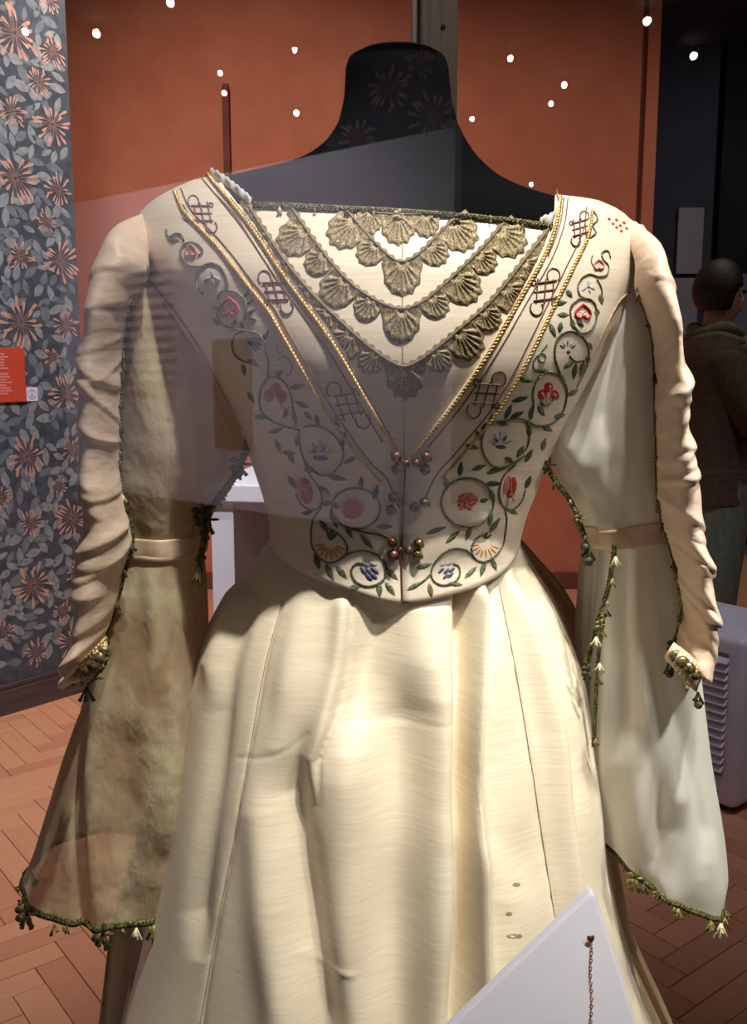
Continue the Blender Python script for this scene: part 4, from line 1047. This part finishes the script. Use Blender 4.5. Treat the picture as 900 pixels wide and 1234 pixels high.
# sheer overskirt hanging behind
OV = [(640, 338, 620, .93, .0, .06), (690, 300, 664, .93, .0, .10), (720, 282, 690, .93, .0, .12), (800, 236, 716, .94, .0, .17), (1000, 168, 738, .95, 0, .25), (1115, 133, 757, .95, 0, .29), (1234, 119, 812, .95, 0, .33), (1500, 80, 880, .95, 0, .38), (2000, 20, 980, .95, 0, .42)]
ov = Rings(OV, 2.2, 4); rows = []
for z in np.linspace(ov.z[0], .205, 70):
    row = []
    for k in range(140):
        phi = math.pi * (-.16) + (math.pi * 1.32) * k / 139
        xc, hw, yc, bf, bb = ov.par(z); c, sn = math.cos(phi), math.sin(phi); amp = .012 * min(1, (ov.z[0] - z) / .25)
        yy = yc + bb * max(sn, 0) if sn >= 0 else yc + sn * bb * .5
        row.append(Vector((xc + hw * c * (1 if sn >= 0 else 1.0 + .12 * sn), yy + amp * math.sin(phi * 22), z)))
    rows.append(row)
b = MB(); b.grid(rows); b.build('overskirt', M['overskirt'], dress)

# ------------------------------------------------------------------ sleeves
def fold_disp(u, v, folds):
    d = 0
    for pts, a, wd_ in folds:
        fy = [p[1] for p in pts]; fx = [p[0] for p in pts]
        if v < fy[0] - 40 or v > fy[-1] + 40: continue
        fade = min(1, max(0, (v - fy[0] + 40) / 40), max(0, (fy[-1] + 40 - v) / 40)); e = (u - np.interp(v, fy, fx)) / wd_
        if abs(e) < 3: d += a * fade * math.exp(-e * e)
    return d
def sleeve_tube(name, rowsdef, mt, parent, folds, nphi=120, nz=110, ripple=.0015):
    """rows: (vL,uL,vR,uR,Yc,bf,bb): a loose tube whose rings tilt with the arm"""
    R = np.array(rowsdef, float); q = np.linspace(0, len(R) - 1, nz); T = np.stack([np.interp(q, np.arange(len(R)), R[:, k]) for k in range(7)], 1)
    for k in range(7): T[:, k] = gsm(T[:, k], 3)
    rows = []
    for vL, uL, vR, uR, yc, bf, bb in T:
        a, c = at(uL, vL, yc), at(uR, vR, yc); mid = (a + c) / 2; hw = (c - a) / 2; row = []
        for k in range(nphi):
            phi = 2 * math.pi * k / nphi; cc, ss = math.cos(phi), math.sin(phi); n_ = 2.3
            cx = math.copysign(abs(cc) ** (2 / n_), cc); sx = math.copysign(abs(ss) ** (2 / n_), ss)
            p = mid + hw * cx + Vector((0, -(bf if ss > 0 else bb) * sx, 0)); nn = Vector((cc * bf, -ss * hw.length, 0)).normalized()
            d = ripple * math.sin(phi * 9 + vL * .012) 
            if ss > -.1:
                u, v = proj(p); d += fold_disp(u, v, folds)
            row.append(p + nn * d)
        rows.append(row)
    b = MB(); b.grid(rows, True); o = b.build(name, mt, parent); return o, rows
def over_sleeve(name, inner, outer, Yi, bfront, parent, ruche, seed, wrap=1.62):
    """open silk over-sleeve: from the braided front edge round the outside of the arm"""
    I = np.array(resample(smooth2(inner, 10), 1.0)[0]); O = np.array(resample(smooth2(outer, 10), 1.0)[0]); n = 190
    ti = np.linspace(0, 1, n); I = np.stack([np.interp(ti, np.linspace(0, 1, len(I)), I[:, k]) for k in (0, 1)], 1); O = np.stack([np.interp(ti, np.linspace(0, 1, len(O)), O[:, k]) for k in (0, 1)], 1)
    rows = []; edge = []; na = 64
    for j in range(n):
        t = ti[j]; y = Yi + .06 * max(0, 1 - t / .12) ** 1.5
        a, c = at(I[j, 0], I[j, 1], y), at(O[j, 0], O[j, 1], y); mid = (a + c) / 2; hv = (a - c) / 2; row = []
        bf = bfront * min(1, .25 + 3 * t)
        for k in range(na):
            al = math.pi * wrap * k / (na - 1)
            p = mid + hv * math.cos(al) + Vector((0, -bf * math.sin(al) * (1 if al < math.pi else 1.2), 0))
            nn = (hv.normalized() * math.cos(al) * .8 + Vector((0, -math.sin(al), 0))).normalized()
            fr = al / math.pi
            d = ruche(t, min(fr, 1.4)) * min(1, fr * 9 + .15)
            row.append(p + nn * d)
        rows.append(row); edge.append(row[0])
    b = MB(); b.grid(rows); o = b.build(name, M['sleeve_silk'], parent); solid(o, .001)
    return o, edge, rows
rs_ = random.Random(5)
def mkfolds(spec):
    out = []
    for t0, t1, n, s0, s1, amp in spec:
        for k in range(n):
            t = t0 + (t1 - t0) * (k + rs_.uniform(.15, .85)) / n
            out.append((t, rs_.uniform(s0, s1), rs_.uniform(.006, .020), amp * rs_.uniform(.5, 1.2), rs_.uniform(0, .35), rs_.uniform(.7, 1.7), rs_.uniform(-.03, .03)))
    return out
def ruche(folds):
    def fn(t, f):
        d = .0010 * math.sin(t * 31 + f * 3)
        for tk, s, w_, a, f0, f1, cv in folds:
            e = (t - tk - s * f - cv * math.sin(f * 3)) / (w_ * (.7 + .9 * f))
            if -3.5 < e < 2:
                env = min(1, max(0, (f - f0) / .2 + (1 if f0 < .18 else 0))) * min(1, max(0, (f1 - f) / .3)); d += a * env * (math.exp(-e * e * .45) if e < 0 else math.exp(-e * e * 7))
        return d
    return fn
rucheL = ruche(mkfolds([(.08, .36, 4, .05, .14, .0016), (.36, .64, 8, -.04, .10, .0026), (.64, .97, 10, .05, .26, .0034)]))
rucheR = ruche(mkfolds([(.08, .38, 3, .02, .10, .0014), (.38, .62, 13, -.12, .01, .0026), (.62, .98, 13, -.03, .15, .0031)]))

# chiffon under-sleeves
slL, rowsL = sleeve_tube('under_sleeve', [(262, 176, 262, 215, .85, .03, .05), (300, 150, 300, 222, .85, .045, .05), (345, 138, 345, 228, .85, .055, .055), (400, 132, 400, 250, .845, .060, .055), (470, 130, 470, 281, .845, .064, .055), (530, 132, 530, 297, .845, .064, .055), (575, 136, 575, 284, .845, .06, .055), (610, 142, 612, 258, .845, .055, .05), (642, 152, 645, 244, .845, .050, .048), (655, 154, 660, 243, .845, .050, .048)],
    M['chiffon_shaded'], dress, [([(250, 420), (262, 480), (270, 560)], .004, 14), ([(200, 400), (205, 500), (200, 620)], -.003, 20), ([(225, 440), (232, 560)], .003, 10)])
lwL, rowsLL = sleeve_tube('hanging_sleeve', [(655, 154, 660, 243, .845, .050, .048), (668, 152, 672, 244, .845, .051, .05), (720, 134, 728, 247, .845, .060, .06), (790, 112, 796, 248, .845, .068, .07), (870, 92, 876, 248, .845, .075, .08), (960, 66, 968, 247, .845, .078, .085), (1020, 48, 1032, 241, .845, .078, .085), (1046, 36, 1066, 233, .845, .078, .085)],
    M['chiffon_shaded'], dress, [([(120, 740), (100, 850), (92, 950), (100, 1100)], -.012, 8), ([(135, 740), (112, 850), (108, 950), (118, 1100)], .006, 12), ([(205, 820), (212, 900), (200, 1000)], .006, 14), ([(180, 700), (190, 780), (172, 860)], .004, 12), ([(225, 700), (232, 900), (225, 1080)], -.004, 10), ([(150, 900), (160, 1000), (158, 1090)], -.004, 18)])
slR, rowsR = sleeve_tube('under_sleeve', [(268, 715, 275, 770, .85, .03, .05), (310, 705, 312, 790, .85, .045, .05), (360, 700, 360, 800, .85, .055, .055), (420, 690, 420, 806, .845, .060, .055), (480, 676, 478, 810, .845, .064, .055), (540, 664, 535, 812, .845, .066, .055), (585, 676, 575, 815, .845, .064, .055), (620, 692, 602, 818, .845, .056, .05), (642, 704, 616, 822, .845, .046, .048), (656, 708, 634, 822, .845, .046, .048)],
    M['chiffon'], dress, [([(700, 440), (690, 520), (700, 600), (735, 640)], .010, 12), ([(735, 400), (715, 470), (690, 545)], .007, 12), ([(765, 400), (745, 480), (728, 560), (742, 640)], .005, 16), ([(752, 420), (730, 500)], -.005, 9), ([(690, 580), (715, 625)], -.012, 9), ([(785, 430), (782, 600)], -.004, 8)])
lwR, rowsRR = sleeve_tube('hanging_sleeve', [(656, 722, 634, 818, .835, .046, .048), (672, 728, 655, 822, .835, .048, .05), (730, 724, 720, 828, .835, .055, .06), (800, 718, 800, 834, .835, .062, .07), (900, 714, 900, 846, .835, .068, .08), (980, 716, 985, 862, .835, .07, .085), (1000, 720, 1045, 868, .835, .07, .085), (1006, 727, 1076, 862, .835, .068, .085)],
    M['chiffon'], dress, [([(770, 650), (772, 760), (785, 850), (812, 960)], .010, 14), ([(755, 650), (748, 760), (750, 880)], -.007, 12), ([(792, 700), (800, 800), (830, 900), (850, 1000)], -.008, 12), ([(740, 680), (735, 800), (728, 950)], .006, 10), ([(800, 830), (798, 930), (790, 1040)], -.007, 12), ([(760, 900), (775, 1000), (800, 1080)], .006, 14), ([(830, 960), (840, 1060)], .005, 14)])
# hanging inner panel of the right sleeve, behind
inR, rowsIR = sleeve_tube('inner_sleeve_panel', [(650, 706, 648, 745, .87, .02, .03), (700, 701, 695, 738, .87, .02, .035), (760, 697, 750, 730, .88, .02, .04), (830, 700, 830, 728, .88, .02, .04), (1000, 716, 1000, 740, .89, .02, .04)], M['chiffon'], dress, [], 60, 60)

# silk over-sleeves
INL = [(192, 262), (180, 300), (179, 334), (163, 360), (152, 395), (148, 450), (146, 520), (147, 575), (154, 615), (160, 652), (151, 688), (142, 722), (126, 768), (104, 796), (92, 806)]
OUL = [(184, 254), (140, 272), (122, 312), (112, 370), (106, 440), (103, 510), (105, 570), (106, 620), (101, 668), (98, 705), (99, 740), (97, 772), (94, 792), (93, 802), (94, 808)]
INR = [(744, 268), (765, 310), (766, 348), (778, 378), (786, 410), (788, 450), (790, 520), (791, 580), (797, 625), (807, 660), (817, 700), (821, 735), (816, 760), (809, 775), (806, 780)]
OUR = [(752, 264), (790, 292), (799, 330), (805, 380), (808, 430), (813, 490), (820, 545), (831, 590), (836, 640), (841, 680), (847, 720), (849, 755), (846, 785), (843, 800), (842, 808)]
osL, edL, _ = over_sleeve('over_sleeve', INL, OUL, .775, .048, dress, rucheL, 1)
osR, edR, _ = over_sleeve('over_sleeve', INR, OUR, .775, .048, dress, rucheR, 2)
# cuffs
def cuff(pts_top, pts_bot, Y, parent, gem=True):
    n = 30; a = resample(smooth2(pts_top, 6), .5)[0]; c = resample(smooth2(pts_bot, 6), .5)[0]; rows = []
    for j in range(9):
        f = j / 8; row = []
        for k in range(n):
            g = k / (n - 1); pa = a[int(g * (len(a) - 1))]; pc_ = c[int(g * (len(c) - 1))]; u, v = pa * (1 - f) + pc_ * f
            row.append(at(u, v, Y - .022 * math.sin(math.pi * g) - .004 * math.sin(math.pi * f) + .0015 * math.sin(g * 60)))
        rows.append(row)
    b = MB(); b.grid(rows); o = b.build('cuff', M['band'], parent); solid(o, .002)
    for e, m_ in ((rows[0], M['gold']), (rows[-1], M['braid'])):
        b = MB(); b.tube(e, .0014, 6); b.build('cuff_cord', m_, o)
    if gem:
        for k in (5, 11, 17, 23):
            b = MB(); p = rows[4][k] + Vector((0, -.003, 0)); b.ball(p, .0050, 0, 10, 7, .05, (1.2, .6, 1)); b.build('cuff_bead', M['bead_brass'], o)
    return o, rows
cfR, crR = cuff([(812, 776), (830, 790), (846, 806)], [(802, 792), (820, 812), (839, 832)], .735, dress)
cfL, crL = cuff([(128, 768), (112, 785), (94, 802)], [(132, 788), (122, 808), (106, 826)], .735, dress)
# arm bands: a folded strip right round each sleeve where the two chiffon lengths meet
def arm_band(up, low, nu_, nl_):
    src = up[-nu_:] + low[1:nl_]; rows = []
    for j, rw in enumerate(src):
        c = sum(rw, Vector()) / len(rw); f = j / (len(src) - 1); k = .0022 + .0016 * math.sin(math.pi * f) ** .5
        rows.append([q_ + Vector((q_.x - c.x, q_.y - c.y, 0)).normalized() * k for q_ in rw])
    b = MB(); b.grid(rows, True); o = b.build('arm_band', M['band'], dress); solid(o, .0015); return o
arm_band(rowsL, rowsLL, 15, 7)
arm_band(rowsR, rowsRR, 19, 1)
# armhole piping under the bodice edge
for pts, par_ in (([(175, 290), (174, 318), (190, 345), (220, 383), (250, 431), (280, 490)], bod), ([(762, 290), (764, 340), (742, 365), (716, 418), (692, 466)], bodR)):
    cord(pts, .0007, M['seam'], 'armhole_seam', par_, .0022)

# braid along every sleeve edge, with tassels
off = Vector((0, -.004, 0))
brL = braid([p + off for p in edL[34:]], .0019, osL); brR = braid([p + off for p in edR[34:]], .0019, osR)
def hang_tassels(edge, spec, parent):
    rt = random.Random(len(spec)); spec = list(spec) + [(rt.uniform(.03, .97), rt.uniform(.005, .009), rt.choice(('tassel_gold', 'tassel_dark', 'tassel_gold')), rt.choice((0, 2, 0))) for _ in range(len(spec))]
    for f, s, m_, kd in spec:
        p = edge[min(len(edge) - 1, int(f * (len(edge) - 1)))] + Vector((0, -.006, 0)); tassel(p, s, M[m_], parent, kd)
hang_tassels(edL, [(.30, .010, 'tassel_gold', 0), (.40, .008, 'tassel_dark', 1), (.52, .008, 'tassel_gold', 0), (.60, .011, 'tassel_pale', 0), (.70, .014, 'tassel_dark', 0), (.715, .010, 'tassel_pale', 0), (.76, .009, 'tassel_gold', 0), (.83, .010, 'tassel_gold', 2), (.90, .010, 'tassel_gold', 0), (.96, .016, 'tassel_dark', 2), (.99, .018, 'tassel_gold', 0)], brL)
hang_tassels(edR, [(.24, .009, 'tassel_dark', 0), (.36, .009, 'tassel_dark', 1), (.42, .008, 'tassel_gold', 0), (.49, .009, 'tassel_pale', 0), (.60, .007, 'tassel_gold', 0), (.66, .010, 'tassel_gold', 2), (.70, .009, 'tassel_pale', 0), (.74, .008, 'tassel_gold', 0), (.79, .010, 'tassel_dark', 1), (.83, .009, 'tassel_gold', 2), (.87, .013, 'tassel_pale', 0), (.885, .009, 'tassel_gold', 0), (.93, .011, 'tassel_gold', 2), (.96, .010, 'tassel_gold', 0), (.99, .013, 'tassel_dark', 2)], brR)
def edge_px(pts, Y, parent, r=.0018, n=14):
    P = [at(u, v, Y) for u, v in smooth2(pts, n)]; return braid(P, r, parent), P
e1, P1 = edge_px([(295, 500), (299, 530), (290, 558), (272, 590), (252, 612), (236, 622)], .80, slL, .0026)
hang_tassels(P1, [(.05, .008, 'tassel_dark', 0), (.40, .017, 'tassel_dark', 2), (.46, .012, 'tassel_dark', 0), (.68, .009, 'tassel_dark', 0), (.9, .016, 'tassel_dark', 2)], e1)
e2, P2 = edge_px([(252, 618), (248, 640), (243, 665), (240, 690)], .80, lwL, .0022)
hang_tassels(P2, [(.1, .018, 'tassel_dark', 2), (.3, .012, 'tassel_dark', 0), (.6, .014, 'tassel_dark', 0), (.95, .017, 'tassel_gold', 0)], e2)
e3, P3_ = edge_px([(657, 556), (668, 578), (688, 605), (702, 640), (708, 662)], .80, slR, .0018)
hang_tassels(P3_, [(.05, .012, 'tassel_dark', 2), (.25, .010, 'tassel_dark', 0), (.6, .010, 'tassel_dark', 0), (.8, .013, 'tassel_dark', 1), (.95, .016, 'tassel_dark', 1)], e3)
e4, P4 = edge_px([(741, 655), (738, 680), (732, 712), (722, 745), (712, 780), (703, 815)], .775, inR, .0018)
hang_tassels(P4, [(.12, .012, 'tassel_pale', 0), (.3, .009, 'tassel_gold', 0), (.5, .013, 'tassel_dark', 0), (.72, .013, 'tassel_pale', 0), (.95, .011, 'tassel_dark', 2)], e4)
e4b, P4b = edge_px([(727, 745), (721, 790), (718, 840), (715, 900)], .78, inR, .0014)
hang_tassels(P4b, [(.4, .012, 'tassel_pale', 0), (.5, .010, 'tassel_dark', 0)], e4b)
# hems
def hem_braid(rows, parent, r, spec):
    row = rows[-1]; n = len(row); fr = [row[k] + Vector((0, -.002, -.001)) for k in range(-4, n // 2 + 5)]
    br = braid(fr, r, parent); hang_tassels(fr[::-1], spec, br)
    bk = [row[k % n] for k in range(n // 2 + 4, n - 3)]; braid(bk, r * .8, parent)
hem_braid(rowsLL, lwL, .0026, [(.05, .022, 'tassel_dark', 0), (.30, .020, 'tassel_dark', 2), (.42, .013, 'tassel_gold', 0), (.55, .019, 'tassel_dark', 2), (.66, .014, 'tassel_pale', 0), (.72, .018, 'tassel_gold', 0), (.85, .010, 'tassel_gold', 0), (.95, .010, 'tassel_gold', 0)])
hem_braid(rowsRR, lwR, .0022, [(.05, .010, 'tassel_gold', 0), (.28, .015, 'tassel_gold', 2), (.33, .012, 'tassel_dark', 0), (.48, .013, 'tassel_gold', 0), (.62, .014, 'tassel_gold', 0), (.68, .016, 'tassel_pale', 0), (.80, .014, 'tassel_gold', 0), (.92, .015, 'tassel_dark', 0), (.97, .013, 'tassel_pale', 0)])
for p, s, m_ in ((crR[-1][-1], .013, 'tassel_dark'), (crR[-1][2], .013, 'tassel_dark'), (crR[-1][18], .008, 'tassel_gold')): tassel(p + Vector((0, -.004, 0)), s, M[m_], cfR, 1)
for p, s, m_ in ((crL[-1][-1], .017, 'tassel_dark'), (crL[-1][14], .010, 'tassel_gold')): tassel(p + Vector((0, -.004, 0)), s, M[m_], cfL, 0)

# ------------------------------------------------------------------ white label wedge with the pendant chain
bs = empty('label_stand', at(690, 1234, .50), 'white angled label board with a pointed top corner in front of the skirt', 'label board')
tri = [(530, 1250), (708, 1079), (713, 1076), (718, 1080), (774, 1256), (810, 1370), (400, 1370)]
Yb_ = lambda u, v: .50 - (v - 1076) * .00022
f3 = [at(u, v, Yb_(u, v)) for u, v in tri]; bk3 = [p + Vector((0, .006, .001)) for p in f3]; n = len(tri)
b = MB(); b.add(f3 + bk3, [tuple(range(n))[::-1], tuple(range(n, 2 * n))] + [(k, (k + 1) % n, n + (k + 1) % n, n + k) for k in range(n)])
bevel(b.build('board', M['acrylic'], bs, smooth=False), .0012)
cpos = (f3[0] + f3[4]) / 2
b = MB(); b.tube([f3[5] * .5 + f3[6] * .5 + Vector((0, .01, .02)), Vector((f3[5].x * .5 + f3[6].x * .5, f3[5].y + .02, .2))], .008, 10); b.build('support_rod', M['black'], bs)
nk_ = empty('pendant_necklace', at(712, 1130, .487), 'fine rose gold chain with a heart pendant pinned to the white label board', 'necklace')
hp = lambda u, v, o2=.0025: at(u, v, Yb_(u, v) - o2)
hc = hp(711.5, 1132, .003); hsz = 6.5 / FPX * .49
b = MB(); rows = []
for j in range(9):
    al = math.pi * j / 8; r = math.sin(al); row = []
    for k in range(20):
        t = 2 * math.pi * k / 20; x = 16 * math.sin(t) ** 3 / 16; y = (13 * math.cos(t) - 5 * math.cos(2 * t) - 2 * math.cos(3 * t) - math.cos(4 * t)) / 15
        row.append(hc + Vector((x * hsz * r * .8, -math.cos(al) * hsz * .35, y * hsz * r * 1.2)))
    rows.append(row)
b.grid(rows, True); b.build('heart_pendant', M['copper'], nk_)
v = 1141; k = 0
while v < 1250:
    cu = 712 + .8 * math.sin(v * .09); c = hp(cu, v + 3, .0015); s = 3.0 / FPX * .47
    ring = [c + Vector((math.cos(t) * s * (.62 if k % 2 else .4), (-math.sin(t) * .0005 if k % 2 else math.cos(t) * s * .5), math.sin(t) * s * 1.15)) for t in np.linspace(0, 2 * math.pi, 11)]
    b = MB(); b.tube(ring, .00032, 5); b.build('chain_link', M['copper'], nk_); v += 4.6; k += 1

# ------------------------------------------------------------------ visitor's reflection, built as a solid figure in the dark gallery
PYD = 4.0
def skin_mesh(name, nodes, edges, mt, root, parent=None, sub=2):
    me = bpy.data.meshes.new(name); me.from_pydata([n_[0] for n_ in nodes], edges, []); me.materials.append(mt)
    o = bpy.data.objects.new(name, me); COL.objects.link(o); o.modifiers.new('skin', 'SKIN'); s = o.modifiers.new('sub', 'SUBSURF'); s.levels = sub; s.render_levels = sub
    sv = me.skin_vertices[0].data if me.skin_vertices else None
    if sv is None:
        bm = bmesh.new(); bm.from_mesh(me); bm.verts.layers.skin.verify(); bm.to_mesh(me); bm.free(); sv = me.skin_vertices[0].data
    for k, n_ in enumerate(nodes):
        sv[k].radius = (n_[1], n_[1]) if not isinstance(n_[1], tuple) else n_[1]; sv[k].use_root = (k == root)
    for p in me.polygons: p.use_smooth = True
    s2 = o.modifiers['skin']; s2.use_smooth_shade = True
    if parent: adopt(o, parent)
    return o
hip = at(856, 560, PYD); hx = hip.x; zH = 1.0
V3 = lambda x, y, z: (hx + x, PYD + y, z)
nodes = [(V3(0, 0, .98), .12), (V3(0, 0, 1.15), .115), (V3(-.01, 0, 1.32), .135), (V3(-.02, 0, 1.47), .10), (V3(-.01, 0, 1.55), .05), (V3(.0, 0, 1.62), .065), (V3(.01, -.005, 1.70), .085), (V3(.005, -.005, 1.78), .06),
         (V3(-.03, -.17, 1.44), .055), (V3(.06, -.22, 1.20), .045), (V3(.20, -.14, 1.38), .034), (V3(.225, -.12, 1.44), .026),
         (V3(-.03, .17, 1.44), .055), (V3(-.02, .21, 1.18), .045), (V3(.08, .20, .98), .034), (V3(.10, .20, .92), .026),
         (V3(0, -.09, .93), .095), (V3(.01, -.10, .52), .06), (V3(0, -.10, .12), .04), (V3(.10, -.10, .045), .035),
         (V3(0, .09, .93), .095), (V3(.02, .10, .52), .06), (V3(0, .10, .12), .04), (V3(.10, .10, .045), .035)]
edges = [(0, 1), (1, 2), (2, 3), (3, 4), (4, 5), (5, 6), (6, 7), (3, 8), (8, 9), (9, 10), (10, 11), (3, 12), (12, 13), (13, 14), (14, 15), (0, 16), (16, 17), (17, 18), (18, 19), (0, 20), (20, 21), (21, 22), (22, 23)]
# five fingers on each hand, curled
for w_, sg_ in ((11, 1), (15, -1)):
    wx, wy, wz = nodes[w_][0]
    for f in range(5):
        oy = -.03 + .016 * f
        base = len(nodes); up = sg_
        a_ = (wx + (.012 if f else -.012), wy + oy, wz + up * (.045 if f else .015)); c_ = (wx + (.022 if f else .0), wy + oy * 1.1 - (.02 if f == 0 else 0), wz + up * (.072 if f else .04)); d_ = (wx + .036 if f else wx + .018, wy + oy * 1.1 - (.02 if f == 0 else 0), wz + up * (.082 if f else .06))
        nodes += [(a_, .009), (c_, .0085), (d_, .007)]; edges += [(w_, base), (base, base + 1), (base + 1, base + 2)]
# nose
nodes.append(((hx + .10, PYD - .005, 1.685), .014)); edges.append((6, len(nodes) - 1))
per = skin_mesh('person', nodes, edges, M['skin'], 0)
tag(per, 'dim reflection of a visitor in a brown coat and olive scarf, built solid beyond the right sleeve', 'person')
def shell(name, rowsz, mt, parent, n=36, rip=.006):
    rows = []
    for z, xo, rx, ry in rowsz: rows.append([Vector((hx + xo + math.cos(2 * math.pi * k / n) * rx * (1 + rip * math.sin(k * 2.3)), PYD + math.sin(2 * math.pi * k / n) * (ry + rip * math.sin(k * 1.7 + z * 9)), z)) for k in range(n)])
    b = MB(); b.grid(rows, True); o = b.build(name, mt, parent); s = o.modifiers.new('sub', 'SUBSURF'); s.levels = 1; s.render_levels = 1; return o
coat = shell('coat', [(.86, -.02, .175, .215), (1.0, -.02, .165, .205), (1.15, -.02, .155, .20), (1.30, -.025, .16, .22), (1.40, -.03, .155, .225), (1.47, -.03, .135, .215), (1.53, -.03, .10, .15)], M['coat'], per)
b = MB()
for k0, k1, k2 in ((8, 9, 10), (12, 13, 14)):
    p0, p1, p2 = [Vector(nodes[k][0]) for k in (k0, k1, k2)]
    b.tube([p0 + Vector((0, 0, .04)), p0, p0.lerp(p1, .5), p1, p1.lerp(p2, .5), p2], [.05, .08, .072, .066, .058, .052], 12)
b.build('coat_sleeves', M['coat'], per)
shell('trousers', [(.10, 0, .10, .19), (.5, .0, .125, .20), (.8, 0, .165, .215), (1.0, -.01, .16, .20), (1.05, -.01, .13, .18)], M['skirtg'], per, 36, .012)
sf = MB()
for q in range(3): sf.tube([Vector((hx - .01 + math.cos(t) * (.085 + .01 * q), PYD + math.sin(t) * (.095 + .01 * q), 1.555 - .035 * q + .012 * math.sin(3 * t + q))) for t in np.linspace(0, 2 * math.pi, 25)], .032, 8)
sf.tube([Vector((hx + .07, PYD - .05, 1.53)), Vector((hx + .11, PYD - .06, 1.42)), Vector((hx + .12, PYD - .06, 1.30))], [.035, .045, .04], 8)
sf.build('scarf', M['scarf'], per)
hb_ = MB(); rows = []
for j in range(11):
    a = math.pi * .02 + math.pi * .72 * j / 10; row = []
    for k in range(24):
        t = 2 * math.pi * k / 24; fx = math.cos(t); r = .108 if fx < .55 else .108 - .03 * (j / 10)
        zz = 1.725 + math.cos(a) * .125; 
        if fx > .45 and j > 5: zz = max(zz, 1.735 )
        row.append(Vector((hx - .002 + fx * math.sin(a) * r * 1.02, PYD - .005 + math.sin(t) * math.sin(a) * r * .92, zz)))
    rows.append(row)
hb_.grid(rows, True); hb_.build('hair', M['hair'], per)
b = MB()
for s_ in (-1, 1): b.ball((hx + .088, PYD - .005 + s_ * .032, 1.715), .009, 0, 8, 6)
b.build('eyes', M['black'], per)
b = MB(); b.ball((hx + .086, PYD - .005, 1.645), .018, 0, 10, 6, 0, (.4, 1.1, .35)); b.build('mouth', M['magenta'], per)
px_, py_, pz_ = nodes[11][0]
px_ += .012; ph = empty('phone', (px_ + .03, py_, pz_ + .03), 'small dark phone held up in the hand of the reflected visitor', 'phone')
b = MB(); b.box((px_ + .034, py_ - .036, pz_ + .03), (px_ + .043, py_ + .036, pz_ + .175)); bevel(b.build('body', M['black'], ph, smooth=False), .004)
b = MB(); b.box((px_ + .031, py_ - .032, pz_ + .036), (px_ + .0338, py_ + .032, pz_ + .169)); b.build('screen', mat('dim_phone_screen', lin(120, 92, 92), lin(150, 110, 106), rough=.3, tex=(20, 20, 20)), ph, smooth=False)
spot('far_wall_fill_light', (2.9, 5.2, 3.7), (2.6, 7.6, 1.6), 60, 100, .9, (.92, .92, 1), .08)  # added unseen light that lifts the dark far wall
spot('visitor_fill_light', (2.6, 2.2, 3.7), (hx, PYD, 1.2), 28, 60, .9, (1, .92, .86), .06)  # added unseen light so the visitor figure shows
